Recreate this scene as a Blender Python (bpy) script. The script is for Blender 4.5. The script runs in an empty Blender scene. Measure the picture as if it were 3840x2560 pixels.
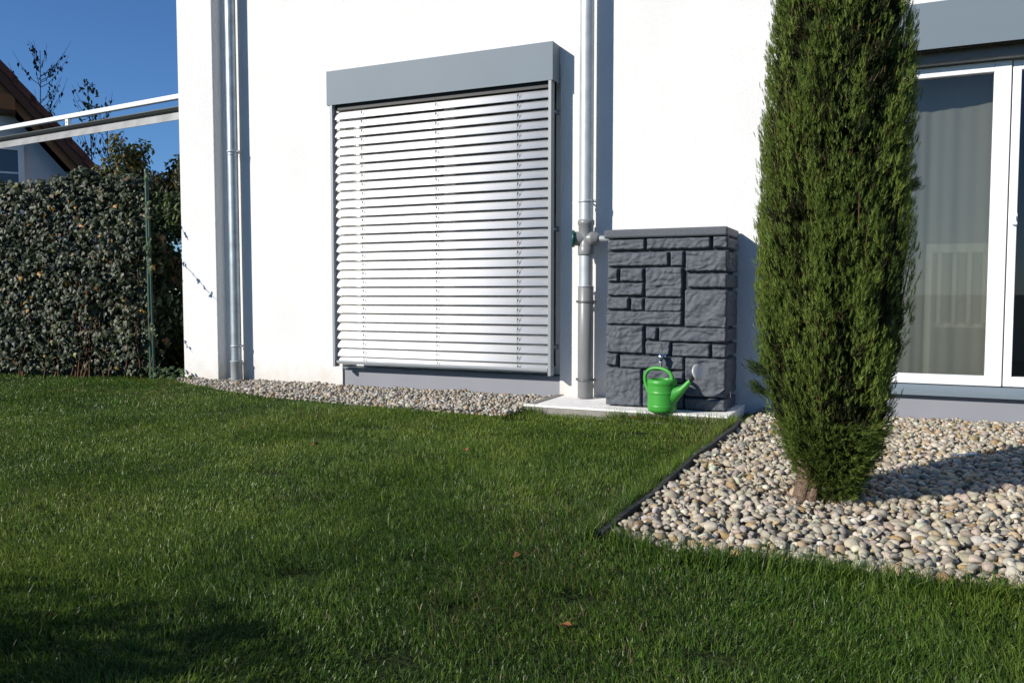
import bpy, bmesh, math, random
import numpy as np
from mathutils import Vector, Matrix, noise as mnoise

random.seed(11)
rng = np.random.default_rng(11)
scene = bpy.context.scene
col = scene.collection

# ------------------------------------------------------------------ camera
cam_data = bpy.data.cameras.new('camera')
cam = bpy.data.objects.new('camera', cam_data)
col.objects.link(cam)
cam.location = (0.0, -5.9, 0.765)
cam.rotation_euler = (math.radians(90 - 3.3), 0, math.radians(24.6))
cam_data.sensor_width = 36.0
cam_data.lens = 29.18
cam_data.clip_start = 0.05
cam_data.clip_end = 2000
scene.camera = cam

# ------------------------------------------------------------------ light
SUN = Vector((0.114, 0.150, -0.084)).normalized()          # direction the light travels
world = bpy.data.worlds.new('World')
scene.world = world
world.use_nodes = True
wn = world.node_tree.nodes
wn.clear()
sky = wn.new('ShaderNodeTexSky')
sky.sky_type = 'NISHITA'
sky.sun_disc = False
sky.sun_elevation = math.asin(-SUN.z)
sky.sun_rotation = math.atan2(-SUN.x, -SUN.y) % (2 * math.pi)
sky.altitude = 300
sky.air_density = 0.95
sky.dust_density = 0.0
sky.ozone_density = 8.8
bg = wn.new('ShaderNodeBackground')
bg.inputs['Strength'].default_value = 0.100
wo = wn.new('ShaderNodeOutputWorld')
world.node_tree.links.new(sky.outputs[0], bg.inputs['Color'])
world.node_tree.links.new(bg.outputs[0], wo.inputs['Surface'])

sun_data = bpy.data.lights.new('sun', 'SUN')
sun_data.energy = 5.0
sun_data.angle = math.radians(0.5)
sun_data.color = (1.0, 0.935, 0.84)
sun = bpy.data.objects.new('sun', sun_data)
col.objects.link(sun)
sun.rotation_euler = SUN.to_track_quat('-Z', 'Y').to_euler()

scene.view_settings.view_transform = 'Standard'
scene.view_settings.look = 'None'
scene.view_settings.exposure = 0.3
scene.view_settings.gamma = 1.0

# ------------------------------------------------------------------ materials
def mat(name, color, rough=0.6, metal=0.0, spec=0.5, var=0.0, var_scale=5.0, color2=None,
        bump=0.0, bump_scale=200.0, bump_dist=0.002, attr=False, translucent=0.0, detail=4.0, coat=0.0):
    m = bpy.data.materials.new(name)
    m.use_nodes = True
    nt = m.node_tree
    b = nt.nodes['Principled BSDF']
    out = nt.nodes['Material Output']
    b.inputs['Roughness'].default_value = rough
    b.inputs['Metallic'].default_value = metal
    b.inputs['Specular IOR Level'].default_value = spec
    b.inputs['Coat Weight'].default_value = coat
    b.inputs['Base Color'].default_value = (*color, 1)
    tc = nt.nodes.new('ShaderNodeTexCoord')
    csock = None
    if attr:
        a = nt.nodes.new('ShaderNodeAttribute')
        a.attribute_name = 'Col'
        csock = a.outputs['Color']
    if var > 0 or color2:
        n = nt.nodes.new('ShaderNodeTexNoise')
        n.inputs['Scale'].default_value = var_scale
        n.inputs['Detail'].default_value = detail
        nt.links.new(tc.outputs['Object'], n.inputs['Vector'])
        if color2:
            r = nt.nodes.new('ShaderNodeValToRGB')
            r.color_ramp.elements[0].position = 0.35
            r.color_ramp.elements[1].position = 0.65
            r.color_ramp.elements[0].color = (*color, 1)
            r.color_ramp.elements[1].color = (*color2, 1)
            nt.links.new(n.outputs['Fac'], r.inputs['Fac'])
            csock = r.outputs['Color']
        else:
            mr = nt.nodes.new('ShaderNodeMapRange')
            mr.inputs['From Min'].default_value = 0.3
            mr.inputs['From Max'].default_value = 0.7
            mr.inputs['To Min'].default_value = 1 - var
            mr.inputs['To Max'].default_value = 1 + var
            nt.links.new(n.outputs['Fac'], mr.inputs['Value'])
            mx = nt.nodes.new('ShaderNodeVectorMath')
            mx.operation = 'SCALE'
            if csock:
                nt.links.new(csock, mx.inputs[0])
            else:
                mx.inputs[0].default_value = color
            nt.links.new(mr.outputs['Result'], mx.inputs['Scale'])
            csock = mx.outputs['Vector']
    if csock:
        nt.links.new(csock, b.inputs['Base Color'])
    if bump > 0:
        n2 = nt.nodes.new('ShaderNodeTexNoise')
        n2.inputs['Scale'].default_value = bump_scale
        n2.inputs['Detail'].default_value = 3
        nt.links.new(tc.outputs['Object'], n2.inputs['Vector'])
        bp = nt.nodes.new('ShaderNodeBump')
        bp.inputs['Strength'].default_value = bump
        bp.inputs['Distance'].default_value = bump_dist
        nt.links.new(n2.outputs['Fac'], bp.inputs['Height'])
        nt.links.new(bp.outputs['Normal'], b.inputs['Normal'])
    if translucent > 0:
        t = nt.nodes.new('ShaderNodeBsdfTranslucent')
        if csock:
            nt.links.new(csock, t.inputs['Color'])
        else:
            t.inputs['Color'].default_value = (*color, 1)
        ms = nt.nodes.new('ShaderNodeMixShader')
        ms.inputs['Fac'].default_value = translucent
        nt.links.new(b.outputs[0], ms.inputs[1])
        nt.links.new(t.outputs[0], ms.inputs[2])
        nt.links.new(ms.outputs[0], out.inputs['Surface'])
    return m

def thin_glass(name, tint=(0.93, 0.95, 0.94), base_reflect=0.04):
    m = bpy.data.materials.new(name)
    m.use_nodes = True
    nt = m.node_tree
    nt.nodes.remove(nt.nodes['Principled BSDF'])
    out = nt.nodes['Material Output']
    tr = nt.nodes.new('ShaderNodeBsdfTransparent')
    tr.inputs['Color'].default_value = (*tint, 1)
    gl = nt.nodes.new('ShaderNodeBsdfGlossy')
    gl.inputs['Roughness'].default_value = 0.01
    fr = nt.nodes.new('ShaderNodeFresnel')
    fr.inputs['IOR'].default_value = 1.45
    ms = nt.nodes.new('ShaderNodeMixShader')
    nt.links.new(fr.outputs[0], ms.inputs['Fac'])
    nt.links.new(tr.outputs[0], ms.inputs[1])
    nt.links.new(gl.outputs[0], ms.inputs[2])
    nt.links.new(ms.outputs[0], out.inputs['Surface'])
    return m

def sheer(name, color, see_through):
    m = bpy.data.materials.new(name)
    m.use_nodes = True
    nt = m.node_tree
    b = nt.nodes['Principled BSDF']
    out = nt.nodes['Material Output']
    b.inputs['Base Color'].default_value = (*color, 1)
    b.inputs['Roughness'].default_value = 0.9
    tl = nt.nodes.new('ShaderNodeBsdfTranslucent')
    tl.inputs['Color'].default_value = (*color, 1)
    m1 = nt.nodes.new('ShaderNodeMixShader')
    m1.inputs['Fac'].default_value = 0.35
    nt.links.new(b.outputs[0], m1.inputs[1])
    nt.links.new(tl.outputs[0], m1.inputs[2])
    tr = nt.nodes.new('ShaderNodeBsdfTransparent')
    m2 = nt.nodes.new('ShaderNodeMixShader')
    m2.inputs['Fac'].default_value = see_through
    nt.links.new(m1.outputs[0], m2.inputs[1])
    nt.links.new(tr.outputs[0], m2.inputs[2])
    nt.links.new(m2.outputs[0], out.inputs['Surface'])
    return m

M = {}
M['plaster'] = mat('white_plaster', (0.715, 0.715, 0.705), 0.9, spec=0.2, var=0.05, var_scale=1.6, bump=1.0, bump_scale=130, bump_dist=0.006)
M['plinth'] = mat('grey_plinth_render', (0.235, 0.245, 0.275), 0.8, spec=0.3, var=0.04, var_scale=2.5)
M['alu_grey'] = mat('grey_aluminium_paint', (0.150, 0.190, 0.225), 0.55, spec=0.25, var=0.035, var_scale=1.6, bump=0.06, bump_scale=900, bump_dist=0.0005)
M['slat'] = mat('slat_silver_lacquer', (0.93, 0.92, 0.91), 0.24, metal=0.10, spec=0.5, var=0.02, var_scale=2)
M['rail'] = mat('guide_rail_aluminium', (0.23, 0.255, 0.275), 0.5, metal=0.1)
M['dark_gap'] = mat('gap_shade_black', (0.02, 0.021, 0.022), 0.6)  # near-black stands in for shade in the gap under the blind box
M['cord'] = mat('black_cord', (0.035, 0.037, 0.04), 0.7)
M['zinc'] = mat('zinc_sheet', (0.40, 0.435, 0.455), 0.52, metal=0.35, var=0.10, var_scale=14, bump=0.08, bump_scale=30, bump_dist=0.001)
M['zinc_dark'] = mat('weathered_zinc_sheet', (0.34, 0.385, 0.405), 0.45, metal=0.6, var=0.18, var_scale=11, bump=0.08, bump_scale=25, bump_dist=0.001)
M['pvc'] = mat('grey_plastic_pipe', (0.19, 0.195, 0.20), 0.38, spec=0.45, var=0.05, var_scale=9)
M['pvc_light'] = mat('pale_grey_plastic', (0.30, 0.32, 0.325), 0.4, spec=0.45, var=0.05, var_scale=9)
M['pvc_dark'] = mat('dark_grey_clamp', (0.10, 0.105, 0.11), 0.4)
M['green_cap'] = mat('green_plastic_cap', (0.004, 0.065, 0.042), 0.35)
M['tank'] = mat('charcoal_stone_plastic', (0.074, 0.084, 0.102), 0.62, spec=0.35, var=0.16, var_scale=55, bump=0.75, bump_scale=260, bump_dist=0.003)
M['lid'] = mat('charcoal_lid_plastic', (0.076, 0.086, 0.102), 0.62, spec=0.35, var=0.14, var_scale=70, bump=0.6, bump_scale=300, bump_dist=0.002)
M['tank_core'] = mat('charcoal_tank_body', (0.042, 0.047, 0.056), 0.7, spec=0.3, bump=0.4, bump_scale=200, bump_dist=0.002)
M['can'] = mat('green_can_plastic', (0.042, 0.28, 0.034), 0.42, spec=0.45, var=0.03, var_scale=9)
M['can_black'] = mat('black_can_plastic', (0.012, 0.012, 0.013), 0.5)
M['rose'] = mat('pale_grey_rose', (0.52, 0.52, 0.51), 0.40, metal=0.15)
M['chrome'] = mat('chrome', (0.75, 0.75, 0.76), 0.12, metal=1.0)
M['blue'] = mat('blue_tap_lever', (0.02, 0.04, 0.22), 0.35)
M['concrete'] = mat('pale_concrete', (0.84, 0.83, 0.80), 0.85, spec=0.25, var=0.10, var_scale=18, bump=0.4, bump_scale=160)
M['kerb'] = mat('grey_kerb_concrete', (0.25, 0.24, 0.22), 0.9, spec=0.2, var=0.14, var_scale=16, bump=0.4, bump_scale=120)
M['edging'] = mat('dark_edging_rubber', (0.045, 0.047, 0.05), 0.75, var=0.2, var_scale=15, bump=0.3, bump_scale=100)
M['pvc_white'] = mat('white_window_profile', (0.80, 0.82, 0.83), 0.35, spec=0.5)
M['glass'] = thin_glass('window_glass')
M['curtain'] = sheer('sheer_curtain', (0.82, 0.82, 0.74), 0.50)
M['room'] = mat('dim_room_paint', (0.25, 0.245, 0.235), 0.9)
M['chair'] = mat('pale_wood_chair', (0.30, 0.29, 0.23), 0.5)
M['soil'] = mat('lawn_soil', (0.018, 0.028, 0.009), 0.95, spec=0.1, color2=(0.030, 0.045, 0.013), var_scale=1.4, bump=0.8, bump_scale=60, bump_dist=0.02)
M['bare'] = mat('dark_gravel_soil', (0.085, 0.075, 0.062), 0.95, spec=0.15, var=0.3, var_scale=30, bump=0.8, bump_scale=120, bump_dist=0.01)
M['grass'] = mat('grass_blades', (0.03, 0.06, 0.015), 0.38, spec=0.28, attr=True, translucent=0.36)
M['pebble'] = mat('river_pebbles', (0.4, 0.36, 0.3), 0.62, spec=0.3, attr=True, var=0.16, var_scale=45, bump=0.3, bump_scale=300, bump_dist=0.001)
M['juniper'] = mat('juniper_foliage', (0.03, 0.06, 0.015), 0.55, spec=0.2, attr=True, translucent=0.26)
M['bark'] = mat('juniper_bark', (0.11, 0.072, 0.05), 0.9, spec=0.15, color2=(0.20, 0.145, 0.105), var_scale=55, bump=1.0, bump_scale=110, bump_dist=0.012)
M['twig'] = mat('brown_twig_bark', (0.10, 0.055, 0.03), 0.85, spec=0.2, var=0.3, var_scale=20)
M['grey_twig'] = mat('grey_branch_bark', (0.055, 0.045, 0.038), 0.85, spec=0.2)
M['ivy'] = mat('ivy_leaves', (0.02, 0.04, 0.02), 0.52, spec=0.38, attr=True, translucent=0.06)
M['leafy'] = mat('garden_leaves', (0.03, 0.05, 0.015), 0.5, spec=0.35, attr=True, translucent=0.25)
M['fence_green'] = mat('green_fence_coating', (0.005, 0.045, 0.028), 0.5)
M['neigh_wall'] = mat('neighbour_plaster', (0.66, 0.66, 0.68), 0.9, spec=0.2, var=0.03, var_scale=1, bump=0.3, bump_scale=60)
M['tile'] = mat('red_brown_roof_tile', (0.085, 0.028, 0.018), 0.75, var=0.25, var_scale=4)
M['wood'] = mat('brown_rafter_wood', (0.17, 0.075, 0.022), 0.7, var=0.2, var_scale=6)
M['wood_dark'] = mat('dark_soffit_wood', (0.055, 0.024, 0.014), 0.75, var=0.2, var_scale=5)
M['dry_leaf'] = mat('dry_brown_leaf', (0.16, 0.055, 0.018), 0.7, color2=(0.24, 0.10, 0.035), var_scale=60, translucent=0.15)
M['white_paint'] = mat('white_tube_paint', (0.72, 0.76, 0.77), 0.35)
M['galv'] = mat('galvanised_fascia', (0.18, 0.187, 0.195), 0.5, metal=0.25, var=0.22, var_scale=7, bump=0.1, bump_scale=20)
M['gutter_dark'] = mat('dark_grey_gutter', (0.045, 0.055, 0.055), 0.5)
M['hedge_shade'] = mat('hedge_leaves', (0.03, 0.05, 0.015), 0.5, spec=0.3, attr=True, translucent=0.15)

def add_creases(m, scale=13, strength=0.8, dist=0.012):
    nt = m.node_tree
    b = nt.nodes['Principled BSDF']
    old = b.inputs['Normal'].links[0].from_socket
    tc = nt.nodes.new('ShaderNodeTexCoord')
    mp = nt.nodes.new('ShaderNodeMapping')
    mp.inputs['Rotation'].default_value = (0.0, math.radians(38), 0.0)
    mp.inputs['Scale'].default_value = (0.55, 1.0, 1.5)
    n = nt.nodes.new('ShaderNodeTexNoise')
    n.noise_type = 'RIDGED_MULTIFRACTAL'
    n.inputs['Scale'].default_value = scale
    n.inputs['Detail'].default_value = 3
    n.inputs['Distortion'].default_value = 0.4
    nt.links.new(tc.outputs['Object'], mp.inputs['Vector'])
    nt.links.new(mp.outputs['Vector'], n.inputs['Vector'])
    bp = nt.nodes.new('ShaderNodeBump')
    bp.invert = True
    bp.inputs['Strength'].default_value = strength
    bp.inputs['Distance'].default_value = dist
    nt.links.new(n.outputs['Fac'], bp.inputs['Height'])
    nt.links.new(old, bp.inputs['Normal'])
    nt.links.new(bp.outputs['Normal'], b.inputs['Normal'])
def foot_bounce_tint(m):  # paints warm ground bounce into the plaster colour towards the wall foot
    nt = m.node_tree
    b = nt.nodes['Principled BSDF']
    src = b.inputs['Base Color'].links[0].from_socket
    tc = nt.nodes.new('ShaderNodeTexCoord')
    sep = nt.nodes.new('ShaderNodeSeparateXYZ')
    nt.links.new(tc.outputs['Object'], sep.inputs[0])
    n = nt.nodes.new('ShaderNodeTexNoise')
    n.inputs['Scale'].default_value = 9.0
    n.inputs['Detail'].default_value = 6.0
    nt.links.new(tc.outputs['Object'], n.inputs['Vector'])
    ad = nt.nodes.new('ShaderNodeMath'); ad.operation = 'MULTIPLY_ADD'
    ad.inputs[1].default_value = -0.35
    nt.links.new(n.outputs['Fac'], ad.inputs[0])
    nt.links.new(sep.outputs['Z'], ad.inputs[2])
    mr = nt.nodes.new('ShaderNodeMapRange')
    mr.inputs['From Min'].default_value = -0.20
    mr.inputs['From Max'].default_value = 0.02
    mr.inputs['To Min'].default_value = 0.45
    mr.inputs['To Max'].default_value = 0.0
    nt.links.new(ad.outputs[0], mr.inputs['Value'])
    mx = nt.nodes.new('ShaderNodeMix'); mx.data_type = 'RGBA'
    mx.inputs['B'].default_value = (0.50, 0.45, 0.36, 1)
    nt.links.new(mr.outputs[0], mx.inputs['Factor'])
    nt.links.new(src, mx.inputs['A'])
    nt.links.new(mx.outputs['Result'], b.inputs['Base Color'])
foot_bounce_tint(M['plaster'])
add_creases(M['tank'], 16, 1.0, 0.02)

# ------------------------------------------------------------------ helpers
ORG = {}

def thing(name, loc, label=None, cat=None, group=None, kind=None):
    o = bpy.data.objects.new(name, None)
    o.empty_display_size = 0.1
    col.objects.link(o)
    o.location = loc
    ORG[o] = Vector(loc)
    tag(o, label, cat, group, kind)
    return o

def tag(o, label=None, cat=None, group=None, kind=None):
    if label: o['label'] = label
    if cat: o['category'] = cat
    if group: o['group'] = group
    if kind: o['kind'] = kind
    return o

def link_mesh(name, me, material, parent=None, loc=None):
    o = bpy.data.objects.new(name, me)
    col.objects.link(o)
    if material and not me.materials:
        me.materials.append(material)
    if parent:
        o.parent = parent
    if loc is not None:
        o.location = loc
    return o

class MB:
    """collects shapes (world coordinates) into one mesh"""
    def __init__(self):
        self.v = []
        self.f = []
        self.s = []          # smooth flags
    def add(self, vs, fs, smooth=False):
        k = len(self.v)
        self.v += [tuple(p) for p in vs]
        self.f += [tuple(i + k for i in f) for f in fs]
        self.s += [smooth] * len(fs)
        return self
    def box(self, x0, x1, y0, y1, z0, z1):
        vs = [(x0,y0,z0),(x1,y0,z0),(x1,y1,z0),(x0,y1,z0),(x0,y0,z1),(x1,y0,z1),(x1,y1,z1),(x0,y1,z1)]
        fs = [(0,3,2,1),(4,5,6,7),(0,1,5,4),(1,2,6,5),(2,3,7,6),(3,0,4,7)]
        return self.add(vs, fs)
    def obox(self, c, ex, ey, ez):
        """box from centre and three half-axis vectors"""
        c, ex, ey, ez = Vector(c), Vector(ex), Vector(ey), Vector(ez)
        vs = [c-ex-ey-ez, c+ex-ey-ez, c+ex+ey-ez, c-ex+ey-ez, c-ex-ey+ez, c+ex-ey+ez, c+ex+ey+ez, c-ex+ey+ez]
        fs = [(0,3,2,1),(4,5,6,7),(0,1,5,4),(1,2,6,5),(2,3,7,6),(3,0,4,7)]
        return self.add(vs, fs)
    def tube(self, pts, radii, seg=10, cap=True):
        pts = [Vector(p) for p in pts]
        if not hasattr(radii, '__len__'):
            radii = [radii] * len(pts)
        vs, fs = [], []
        prev = None
        for i, p in enumerate(pts):
            d = (pts[min(i+1, len(pts)-1)] - pts[max(i-1, 0)])
            d = d.normalized() if d.length > 1e-9 else Vector((0,0,1))
            if prev is None:
                a = Vector((1,0,0)) if abs(d.x) < 0.8 else Vector((0,1,0))
                u = d.cross(a).normalized()
            else:
                u = (prev - d * prev.dot(d)).normalized()
            prev = u
            w = d.cross(u)
            for k in range(seg):
                t = 2*math.pi*k/seg
                vs.append(p + (u*math.cos(t) + w*math.sin(t)) * radii[i])
        for i in range(len(pts)-1):
            for k in range(seg):
                a, b = i*seg+k, i*seg+(k+1) % seg
                fs.append((a, b, b+seg, a+seg))
        self.add(vs, fs, True)
        if cap:
            n = len(pts)
            self.add(vs[:seg], [tuple(range(seg-1, -1, -1))])
            self.add(vs[(n-1)*seg:], [tuple(range(seg))])
        return self
    def lathe(self, c, axis, prof, seg=24):
        """prof: (radius, distance along axis)"""
        c, axis = Vector(c), Vector(axis).normalized()
        a = Vector((0,0,1)) if abs(axis.z) < 0.8 else Vector((1,0,0))
        u = axis.cross(a).normalized()
        w = axis.cross(u)
        vs, fs = [], []
        for r, t in prof:
            for k in range(seg):
                th = 2*math.pi*k/seg
                vs.append(c + axis*t + (u*math.cos(th)+w*math.sin(th))*r)
        for i in range(len(prof)-1):
            for k in range(seg):
                p, q = i*seg+k, i*seg+(k+1) % seg
                fs.append((p, q, q+seg, p+seg))
        return self.add(vs, fs, True)
    def prism(self, poly, axis_vec, origin=(0,0,0)):
        """poly: list of 3D points; extruded along axis_vec"""
        o = Vector(origin)
        a = [Vector(p)+o for p in poly]
        b = [p+Vector(axis_vec) for p in a]
        n = len(a)
        fs = [tuple(range(n-1, -1, -1)), tuple(range(n, 2*n))]
        fs += [(i, (i+1) % n, n+(i+1) % n, n+i) for i in range(n)]
        return self.add(a+b, fs)
    def build(self, name, material, parent=None, bevel=0.0, segs=2, recalc=True):
        org = ORG.get(parent, Vector((0,0,0))) if parent else Vector((0,0,0))
        me = bpy.data.meshes.new(name)
        me.from_pydata([Vector(p)-org for p in self.v], [], self.f)
        me.polygons.foreach_set('use_smooth', self.s)
        if recalc:
            bm = bmesh.new(); bm.from_mesh(me)
            bmesh.ops.recalc_face_normals(bm, faces=bm.faces)
            bm.to_mesh(me); bm.free()
        me.update()
        o = link_mesh(name, me, material, parent)
        ORG[o] = org
        if bevel > 0:
            bv = o.modifiers.new('bevel', 'BEVEL')
            bv.width = bevel
            bv.segments = segs
            bv.limit_method = 'ANGLE'
            bv.angle_limit = math.radians(40)
            bv.harden_normals = False
        return o

def np_mesh(name, verts, faces, material, parent=None, cols=None, smooth=False, loc=None):
    """verts (n,3), faces: list of (m,k) int arrays; cols per vertex (n,3)"""
    me = bpy.data.meshes.new(name)
    me.vertices.add(len(verts))
    me.vertices.foreach_set('co', np.ascontiguousarray(verts, dtype=np.float32).ravel())
    loops = np.concatenate([f.ravel() for f in faces]).astype(np.int32)
    sizes = np.concatenate([np.full(len(f), f.shape[1], dtype=np.int32) for f in faces])
    starts = np.concatenate([[0], np.cumsum(sizes)[:-1]]).astype(np.int32)
    me.loops.add(len(loops))
    me.loops.foreach_set('vertex_index', loops)
    me.polygons.add(len(sizes))
    me.polygons.foreach_set('loop_start', starts)
    me.polygons.foreach_set('loop_total', sizes)
    me.polygons.foreach_set('use_smooth', np.full(len(sizes), smooth))
    me.update(calc_edges=True)
    if cols is not None:
        ca = me.color_attributes.new('Col', 'FLOAT_COLOR', 'POINT')
        c4 = np.ones((len(verts), 4), dtype=np.float32)
        c4[:, :3] = cols
        ca.data.foreach_set('color', c4.ravel())
    me.validate()
    return link_mesh(name, me, material, parent, loc)

def vnoise(x, y, seed=0.0, scale=1.0):
    """cheap smooth 2-D value noise on arrays, 0..1"""
    x = np.asarray(x) * scale + seed * 17.3
    y = np.asarray(y) * scale + seed * 9.7
    xi, yi = np.floor(x).astype(int), np.floor(y).astype(int)
    fx, fy = x - xi, y - yi
    fx, fy = fx*fx*(3-2*fx), fy*fy*(3-2*fy)
    def h(a, b):
        n = (a * 374761393 + b * 668265263) & 0x7fffffff
        n = ((n ^ (n >> 13)) * 1274126177) & 0x7fffffff
        return ((n ^ (n >> 16)) & 0xffff) / 65535.0
    return (h(xi, yi)*(1-fx)*(1-fy) + h(xi+1, yi)*fx*(1-fy) + h(xi, yi+1)*(1-fx)*fy + h(xi+1, yi+1)*fx*fy)

def wall_sheet(mb, x0, x1, z0, z1, y0, y1, holes):
    xs = sorted({x0, x1} | {h[0] for h in holes} | {h[1] for h in holes})
    zs = sorted({z0, z1} | {h[2] for h in holes} | {h[3] for h in holes})
    xs = [x for x in xs if x0 <= x <= x1]; zs = [z for z in zs if z0 <= z <= z1]
    solid = lambda i, j: (0 <= i < len(xs)-1 and 0 <= j < len(zs)-1 and
        not any(h[0]-1e-6 <= xs[i] and xs[i+1] <= h[1]+1e-6 and h[2]-1e-6 <= zs[j] and zs[j+1] <= h[3]+1e-6 for h in holes))
    for i in range(len(xs)-1):
        for j in range(len(zs)-1):
            if not solid(i, j): continue
            a, b, c, d = xs[i], xs[i+1], zs[j], zs[j+1]
            mb.add([(a,y0,c),(b,y0,c),(b,y0,d),(a,y0,d)], [(0,1,2,3)])
            mb.add([(a,y1,c),(b,y1,c),(b,y1,d),(a,y1,d)], [(3,2,1,0)])
            if not solid(i-1, j): mb.add([(a,y0,c),(a,y0,d),(a,y1,d),(a,y1,c)], [(0,1,2,3)])
            if not solid(i+1, j): mb.add([(b,y0,c),(b,y1,c),(b,y1,d),(b,y0,d)], [(0,1,2,3)])
            if not solid(i, j-1): mb.add([(a,y0,c),(a,y1,c),(b,y1,c),(b,y0,c)], [(0,1,2,3)])
            if not solid(i, j+1): mb.add([(a,y0,d),(b,y0,d),(b,y1,d),(a,y1,d)], [(0,1,2,3)])

# ================================================================== SETTING
# lawn sheet to the horizon
mb = MB()
mb.add([(-600,-600,-0.075),(600,-600,-0.075),(600,600,-0.075),(-600,600,-0.075)], [(0,1,2,3)])
ground = tag(mb.build('ground', M['soil']), kind='structure')

# outline of the gravel areas
def strip_front(x):
    """front edge (y) of the narrow gravel strip along the wall"""
    return np.interp(x, [-6.1, -5.75, -5.1, -4.45, -3.1, -2.2], [-0.20, -0.34, -0.60, -0.80, -0.98, -0.94])
def bed_front(x):
    return np.interp(x, [-0.86, -0.6, -0.3, 0.1, 0.35, 1.0, 2.2], [-3.28, -3.42, -3.36, -3.34, -3.30, -3.2, -3.1])
def in_strip(x, y, m=0.0):
    return (x > -6.1-m) & (x < -2.31) & (y > strip_front(x)-m) & (y < 0.05)
def in_bed(x, y, m=0.0):
    return (x > -0.83-m-0.03*np.clip((-y-0.8)/2.5, 0, 1)) & (y > bed_front(x)-m) & (y < 0.05) & (x < 2.4)
def in_slab(x, y, m=0.0):
    return (x > -2.33-m) & (x < -0.9+m) & (y > -0.655-m) & (y < 0.05)

# ------------------------------------------------------------------ house
house = thing('house', (-2.0, 0.0, 0.0), 'white plastered house with two downpipes and a sliding garden door', 'house')
WIN = (-4.315, -2.300, -0.3, 2.47)
DOOR = (-0.45, 2.15, -0.3, 2.40)
mb = MB()
wall_sheet(mb, -5.62, 5.0, -0.3, 5.3, 0.0, 0.30, [WIN, DOOR])
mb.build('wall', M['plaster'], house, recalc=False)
mb = MB(); mb.box(-6.04, -5.62, -0.11, 0.32, -0.3, 5.3)
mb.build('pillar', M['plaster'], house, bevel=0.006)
mb = MB(); mb.box(-6.03, -5.75, 0.32, 8.0, -0.3, 5.3)
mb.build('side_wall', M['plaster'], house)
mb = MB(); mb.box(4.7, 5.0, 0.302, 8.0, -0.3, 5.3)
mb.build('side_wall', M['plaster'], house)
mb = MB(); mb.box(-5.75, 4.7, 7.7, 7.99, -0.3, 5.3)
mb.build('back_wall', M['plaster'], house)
mb = MB()
mb.prism([(-6.4,-0.35,5.31),(-6.4,8.4,5.31),(-6.4,4.02,8.3)], (11.8,0,0))
mb.build('roof', M['tile'], house)
mb = MB()
mb.tube([(-6.4,-0.37,5.30),(5.4,-0.37,5.30)], 0.06, 12)
mb.build('gutter', M['zinc'], house)
# rooms behind the openings
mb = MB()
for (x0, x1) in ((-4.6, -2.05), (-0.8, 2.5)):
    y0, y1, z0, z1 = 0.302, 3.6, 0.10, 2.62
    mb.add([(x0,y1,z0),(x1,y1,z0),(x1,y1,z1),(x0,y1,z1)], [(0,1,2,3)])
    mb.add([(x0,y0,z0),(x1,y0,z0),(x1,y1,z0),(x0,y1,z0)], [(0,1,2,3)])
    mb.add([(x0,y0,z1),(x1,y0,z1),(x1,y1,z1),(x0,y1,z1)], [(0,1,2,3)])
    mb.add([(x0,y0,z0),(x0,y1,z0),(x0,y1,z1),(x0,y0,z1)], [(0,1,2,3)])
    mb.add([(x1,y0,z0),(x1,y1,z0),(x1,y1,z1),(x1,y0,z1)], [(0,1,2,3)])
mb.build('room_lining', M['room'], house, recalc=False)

# window behind the blind
x0, x1 = WIN[0], WIN[1]
mb = MB(); mb.box(x0+0.002, x1-0.002, 0.016, 0.29, -0.28, 0.118)
mb.build('window_plinth', M['plinth'], house)
mb = MB(); mb.box(x0+0.004, x1-0.004, -0.014, 0.10, 0.120, 0.133)
mb.build('window_sill', M['alu_grey'], house, bevel=0.003)
mb = MB()
mb.box(x0+0.003, x0+0.075, 0.10, 0.17, 0.137, 2.46)
mb.box(x1-0.075, x1-0.003, 0.10, 0.17, 0.137, 2.46)
mb.box(x0+0.075, x1-0.075, 0.10, 0.17, 0.137, 0.20)
mb.box(x0+0.075, x1-0.075, 0.10, 0.17, 2.39, 2.46)
mb.box(x0+0.105, x0+0.165, 0.085, 0.15, 0.205, 2.38)
mb.box(-3.36, -3.26, 0.10, 0.17, 0.20, 2.39)
winf = mb.build('window', M['pvc_white'], house, bevel=0.004)
mb = MB(); mb.box(x0+0.165, -3.36, 0.125, 0.135, 0.20, 2.39)
mb.build('pane', M['glass'], winf)
mb = MB(); mb.box(-3.26, x1-0.075, 0.125, 0.135, 0.20, 2.39)
mb.build('pane', M['glass'], winf)

# sliding garden door
mb = MB(); mb.box(DOOR[0]+0.002, DOOR[1]-0.002, 0.006, 0.29, -0.28, 0.116)
mb.build('door_plinth', M['plinth'], house)
mb = MB()
mb.prism([(DOOR[0]+0.003,-0.052,0.120),(DOOR[0]+0.003,-0.052,0.148),(DOOR[0]+0.003,-0.030,0.152),(DOOR[0]+0.003,0.03,0.182),(DOOR[0]+0.003,0.20,0.182),(DOOR[0]+0.003,0.20,0.120)],
         (DOOR[1]-DOOR[0]-0.006,0,0))
mb.build('door_sill', M['alu_grey'], house, bevel=0.003)
door = MB()
door.box(DOOR[0]+0.003, DOOR[0]+0.06, 0.06, 0.20, 0.184, 2.39)
door.box(DOOR[1]-0.06, DOOR[1]-0.003, 0.06, 0.20, 0.184, 2.39)
door.box(DOOR[0]+0.06, DOOR[1]-0.06, 0.06, 0.20, 2.185, 2.39)
door = door.build('sliding_door', M['pvc_white'], house, bevel=0.004)
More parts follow.
